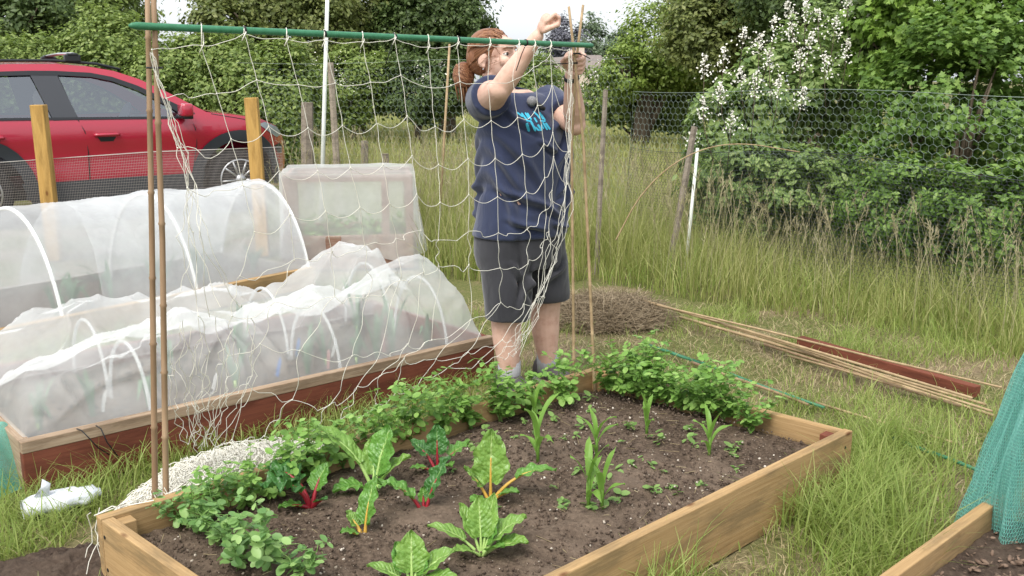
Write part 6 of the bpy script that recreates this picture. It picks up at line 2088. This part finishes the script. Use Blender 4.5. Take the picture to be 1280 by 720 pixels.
def d_lawn(p):
    f = fbm(p[:, 0] * 1.6 + 50, p[:, 1] * 1.6 + 50, 3, 4)
    bare = np.clip((f - .46) / .14, 0, 1)
    # trodden path beside the front bed, right side, and round the heap of net
    for (bx, by, r) in ((.68, 2.66, .24), (1.42, 4.25, .25), (.95, 2.95, .1), (1.75, 3.4, .22), (1.15, 4.6, .3), (.62, 5.3, .5)):
        bare = np.maximum(bare, np.clip(1.3 - np.hypot(p[:, 0] - bx, p[:, 1] - by) / r, 0, 1))
    r = p - np.array([HL.x, HL.y]); s = r @ np.array([D1.x, D1.y]); t = -(r @ np.array([N1.x, N1.y]))
    bare = np.maximum(bare, ((s / .56) ** 2 + (t / .36) ** 2 < 1) * 1.0)
    return np.clip(1.0 - .93 * bare, .04, 1)
lawn(120000, -3.2, 3.4, 1.7, 5.8, .03, .13, d_lawn, M_GRASS, 'lawn_grass', .0034, 2)
lawn(60000, -3.2, 3.4, 1.7, 6.0, .015, .07, lambda p: 1.0 - .3 * d_lawn(p), M_STRAW, 'dry_thatch', .003, 5, 0, (.8, 1.3))
# long grass left standing along the boards and by the paths
def along(poly, wid):
    def f(p):
        best = np.full(len(p), 9.0)
        for a, b in zip(poly[:-1], poly[1:]):
            ab = np.array([(b - a).x, (b - a).y]); ap = p - np.array([a.x, a.y])
            t = np.clip((ap @ ab) / (ab @ ab), 0, 1)
            best = np.minimum(best, np.linalg.norm(ap - t[:, None] * ab, axis=1))
        return np.clip(1 - best / wid, 0, 1) ** 1.5
    return f
lawn(60000, -.5, 2.2, 1.7, 3.6, .12, .26, lambda p: np.maximum(along([BN + D1 * .75, BR, BR + N1 * .05 + D1 * .02], .2)(p), .8 * along([G(1120, 560), G(1050, 700), G(1000, 640), G(1090, 600)], .3)(p)) * (1 - np.clip(1.9 - np.hypot(p[:, 0] - .68, p[:, 1] - 2.66) / .2, 0, 1)), M_GRASS, 'long_grass', .0042, 11, 0, (.3, 1.05))
lawn(30000, -2.2, .6, 2.4, 4.8, .08, .2, lambda p: np.maximum(along([CL - N2 * .03, CB - N2 * .03], .12)(p), .85 * along([G(20, 650), G(90, 600), G(150, 600), G(20, 690)], .2)(p)), M_GRASS, 'long_grass', .004, 12, 0, (.3, 1.0))
# tall meadow grass behind
MEAD = [G(1290, 452), G(1100, 412), G(900, 384), G(810, 365), G(745, 352), G(600, 352), G(535, 345), Vector((-1.0, 8.2, 0)), Vector((-2.4, 9.2, 0)), Vector((-2.2, 10.6, 0)), Vector((1.0, 10.5, 0)), Vector((2.4, 7.2, 0)), Vector((4.2, 5.4, 0))]
def meadow(n, h0, h1, mat, name, w, seed, bend=(.12, .6)):
    xs = [v.x for v in MEAD]; ys = [v.y for v in MEAD]
    p = np.stack([RNG.uniform(min(xs), max(xs), n), RNG.uniform(min(ys), max(ys), n)], 1)
    ok = in_poly(p, MEAD) & free(p)
    ok &= RNG.random(n) < .35 + .65 * np.clip((fbm(p[:, 0] * 2 + 30, p[:, 1] * 2 + 30, seed, 3) - .3) * 3, 0, 1)
    ok &= np.hypot((p[:, 0] - hq.x) / .5, (p[:, 1] - hq.y) / .5) > 1
    p = p[ok]; N = len(p)
    cl = fbm(p[:, 0] * 2.5 + 90, p[:, 1] * 2.5 + 90, seed, 3)
    edge = np.clip(along([MEAD[k] for k in range(0, 7)], .35)(p), 0, 1)
    h = (h0 + (h1 - h0) * RNG.random(N)) * (.55 + .9 * cl) * (1 - .5 * edge) * (1 - .42 * np.clip((p[:, 0] - .9) / 1.2, 0, 1))
    base = np.stack([p[:, 0], p[:, 1], np.full(N, -.01)], 1)
    V, F = blades(base, h, w * RNG.uniform(.6, 1.4, N), RNG.uniform(bend[0], bend[1], N), RNG.uniform(0, 6.28, N), 4)
    tag(link(name, np_mesh(V, F), mat, None, False), kind='stuff')
    return p, h
meadow(52000, .35, .7, M_HAY, 'meadow_grass', .0055, 21)
meadow(36000, .2, .5, M_GRASS, 'meadow_undergrowth', .006, 22, (.2, .8))
# seed heads on stalks
def seedheads(n, seed):
    xs = [v.x for v in MEAD]; ys = [v.y for v in MEAD]
    p = np.stack([RNG.uniform(min(xs), max(xs), n), RNG.uniform(min(ys), max(ys), n)], 1)
    p = p[in_poly(p, MEAD) & free(p)]; N = len(p)
    h = RNG.uniform(.5, .95, N) * (1 - .3 * np.clip((p[:, 0] - .9) / 1.2, 0, 1)); az = RNG.uniform(0, 6.28, N); ln = RNG.uniform(.02, .3, N)
    b = np.stack([p[:, 0], p[:, 1], 0 * h], 1)
    t = b + np.stack([np.cos(az) * ln * h, np.sin(az) * ln * h, h], 1)
    m = b * .5 + t * .5 + np.stack([np.cos(az) * -.04, np.sin(az) * -.04, .02 + 0 * h], 1)
    V1, F1 = wires(np.concatenate([b, m]), np.concatenate([m, t]), .0014)
    k = 9
    hp0 = np.repeat(t, k, 0) - np.repeat((t - m) / np.linalg.norm(t - m, axis=1, keepdims=True), k, 0) * RNG.uniform(0, .11, N * k)[:, None]
    dv = np.repeat((t - m) / np.linalg.norm(t - m, axis=1, keepdims=True), k, 0) * .035 + RNG.normal(size=(N * k, 3)) * .012
    V2, F2 = wires(hp0, hp0 + dv * .8, .0017)
    me = np_mesh(np.concatenate([V1, V2]), np.concatenate([F1, F2 + len(V1)]))
    tag(link('grass_seed_heads', me, M_SEED, None, False), kind='stuff')
M_SEED = m_leaf('seed_head', (.3, .26, .15), (.45, .4, .24), (.6, .54, .36), .3)
seedheads(2400, 4)
# field beyond: mown meadow as coarse tufts on the ground sheet
def field():
    n = 42000
    Y = 10.2 + 26 * RNG.random(n) ** 1.5
    X = RNG.uniform(-.32, .5, n) * Y
    keep = ~((X < -.16 * Y) & (Y < 14))
    X, Y = X[keep], Y[keep]; N = len(X)
    b = np.stack([X, Y, np.full(N, -.01)], 1)
    V, F = blades(b, RNG.uniform(.15, .42, N), .012 * (Y / 10) * RNG.uniform(.6, 1.4, N), RNG.uniform(.15, .7, N), RNG.uniform(0, 6.28, N), 2)
    tag(link('field_grass', np_mesh(V, F), M_HAY, None, False), kind='stuff')
field()
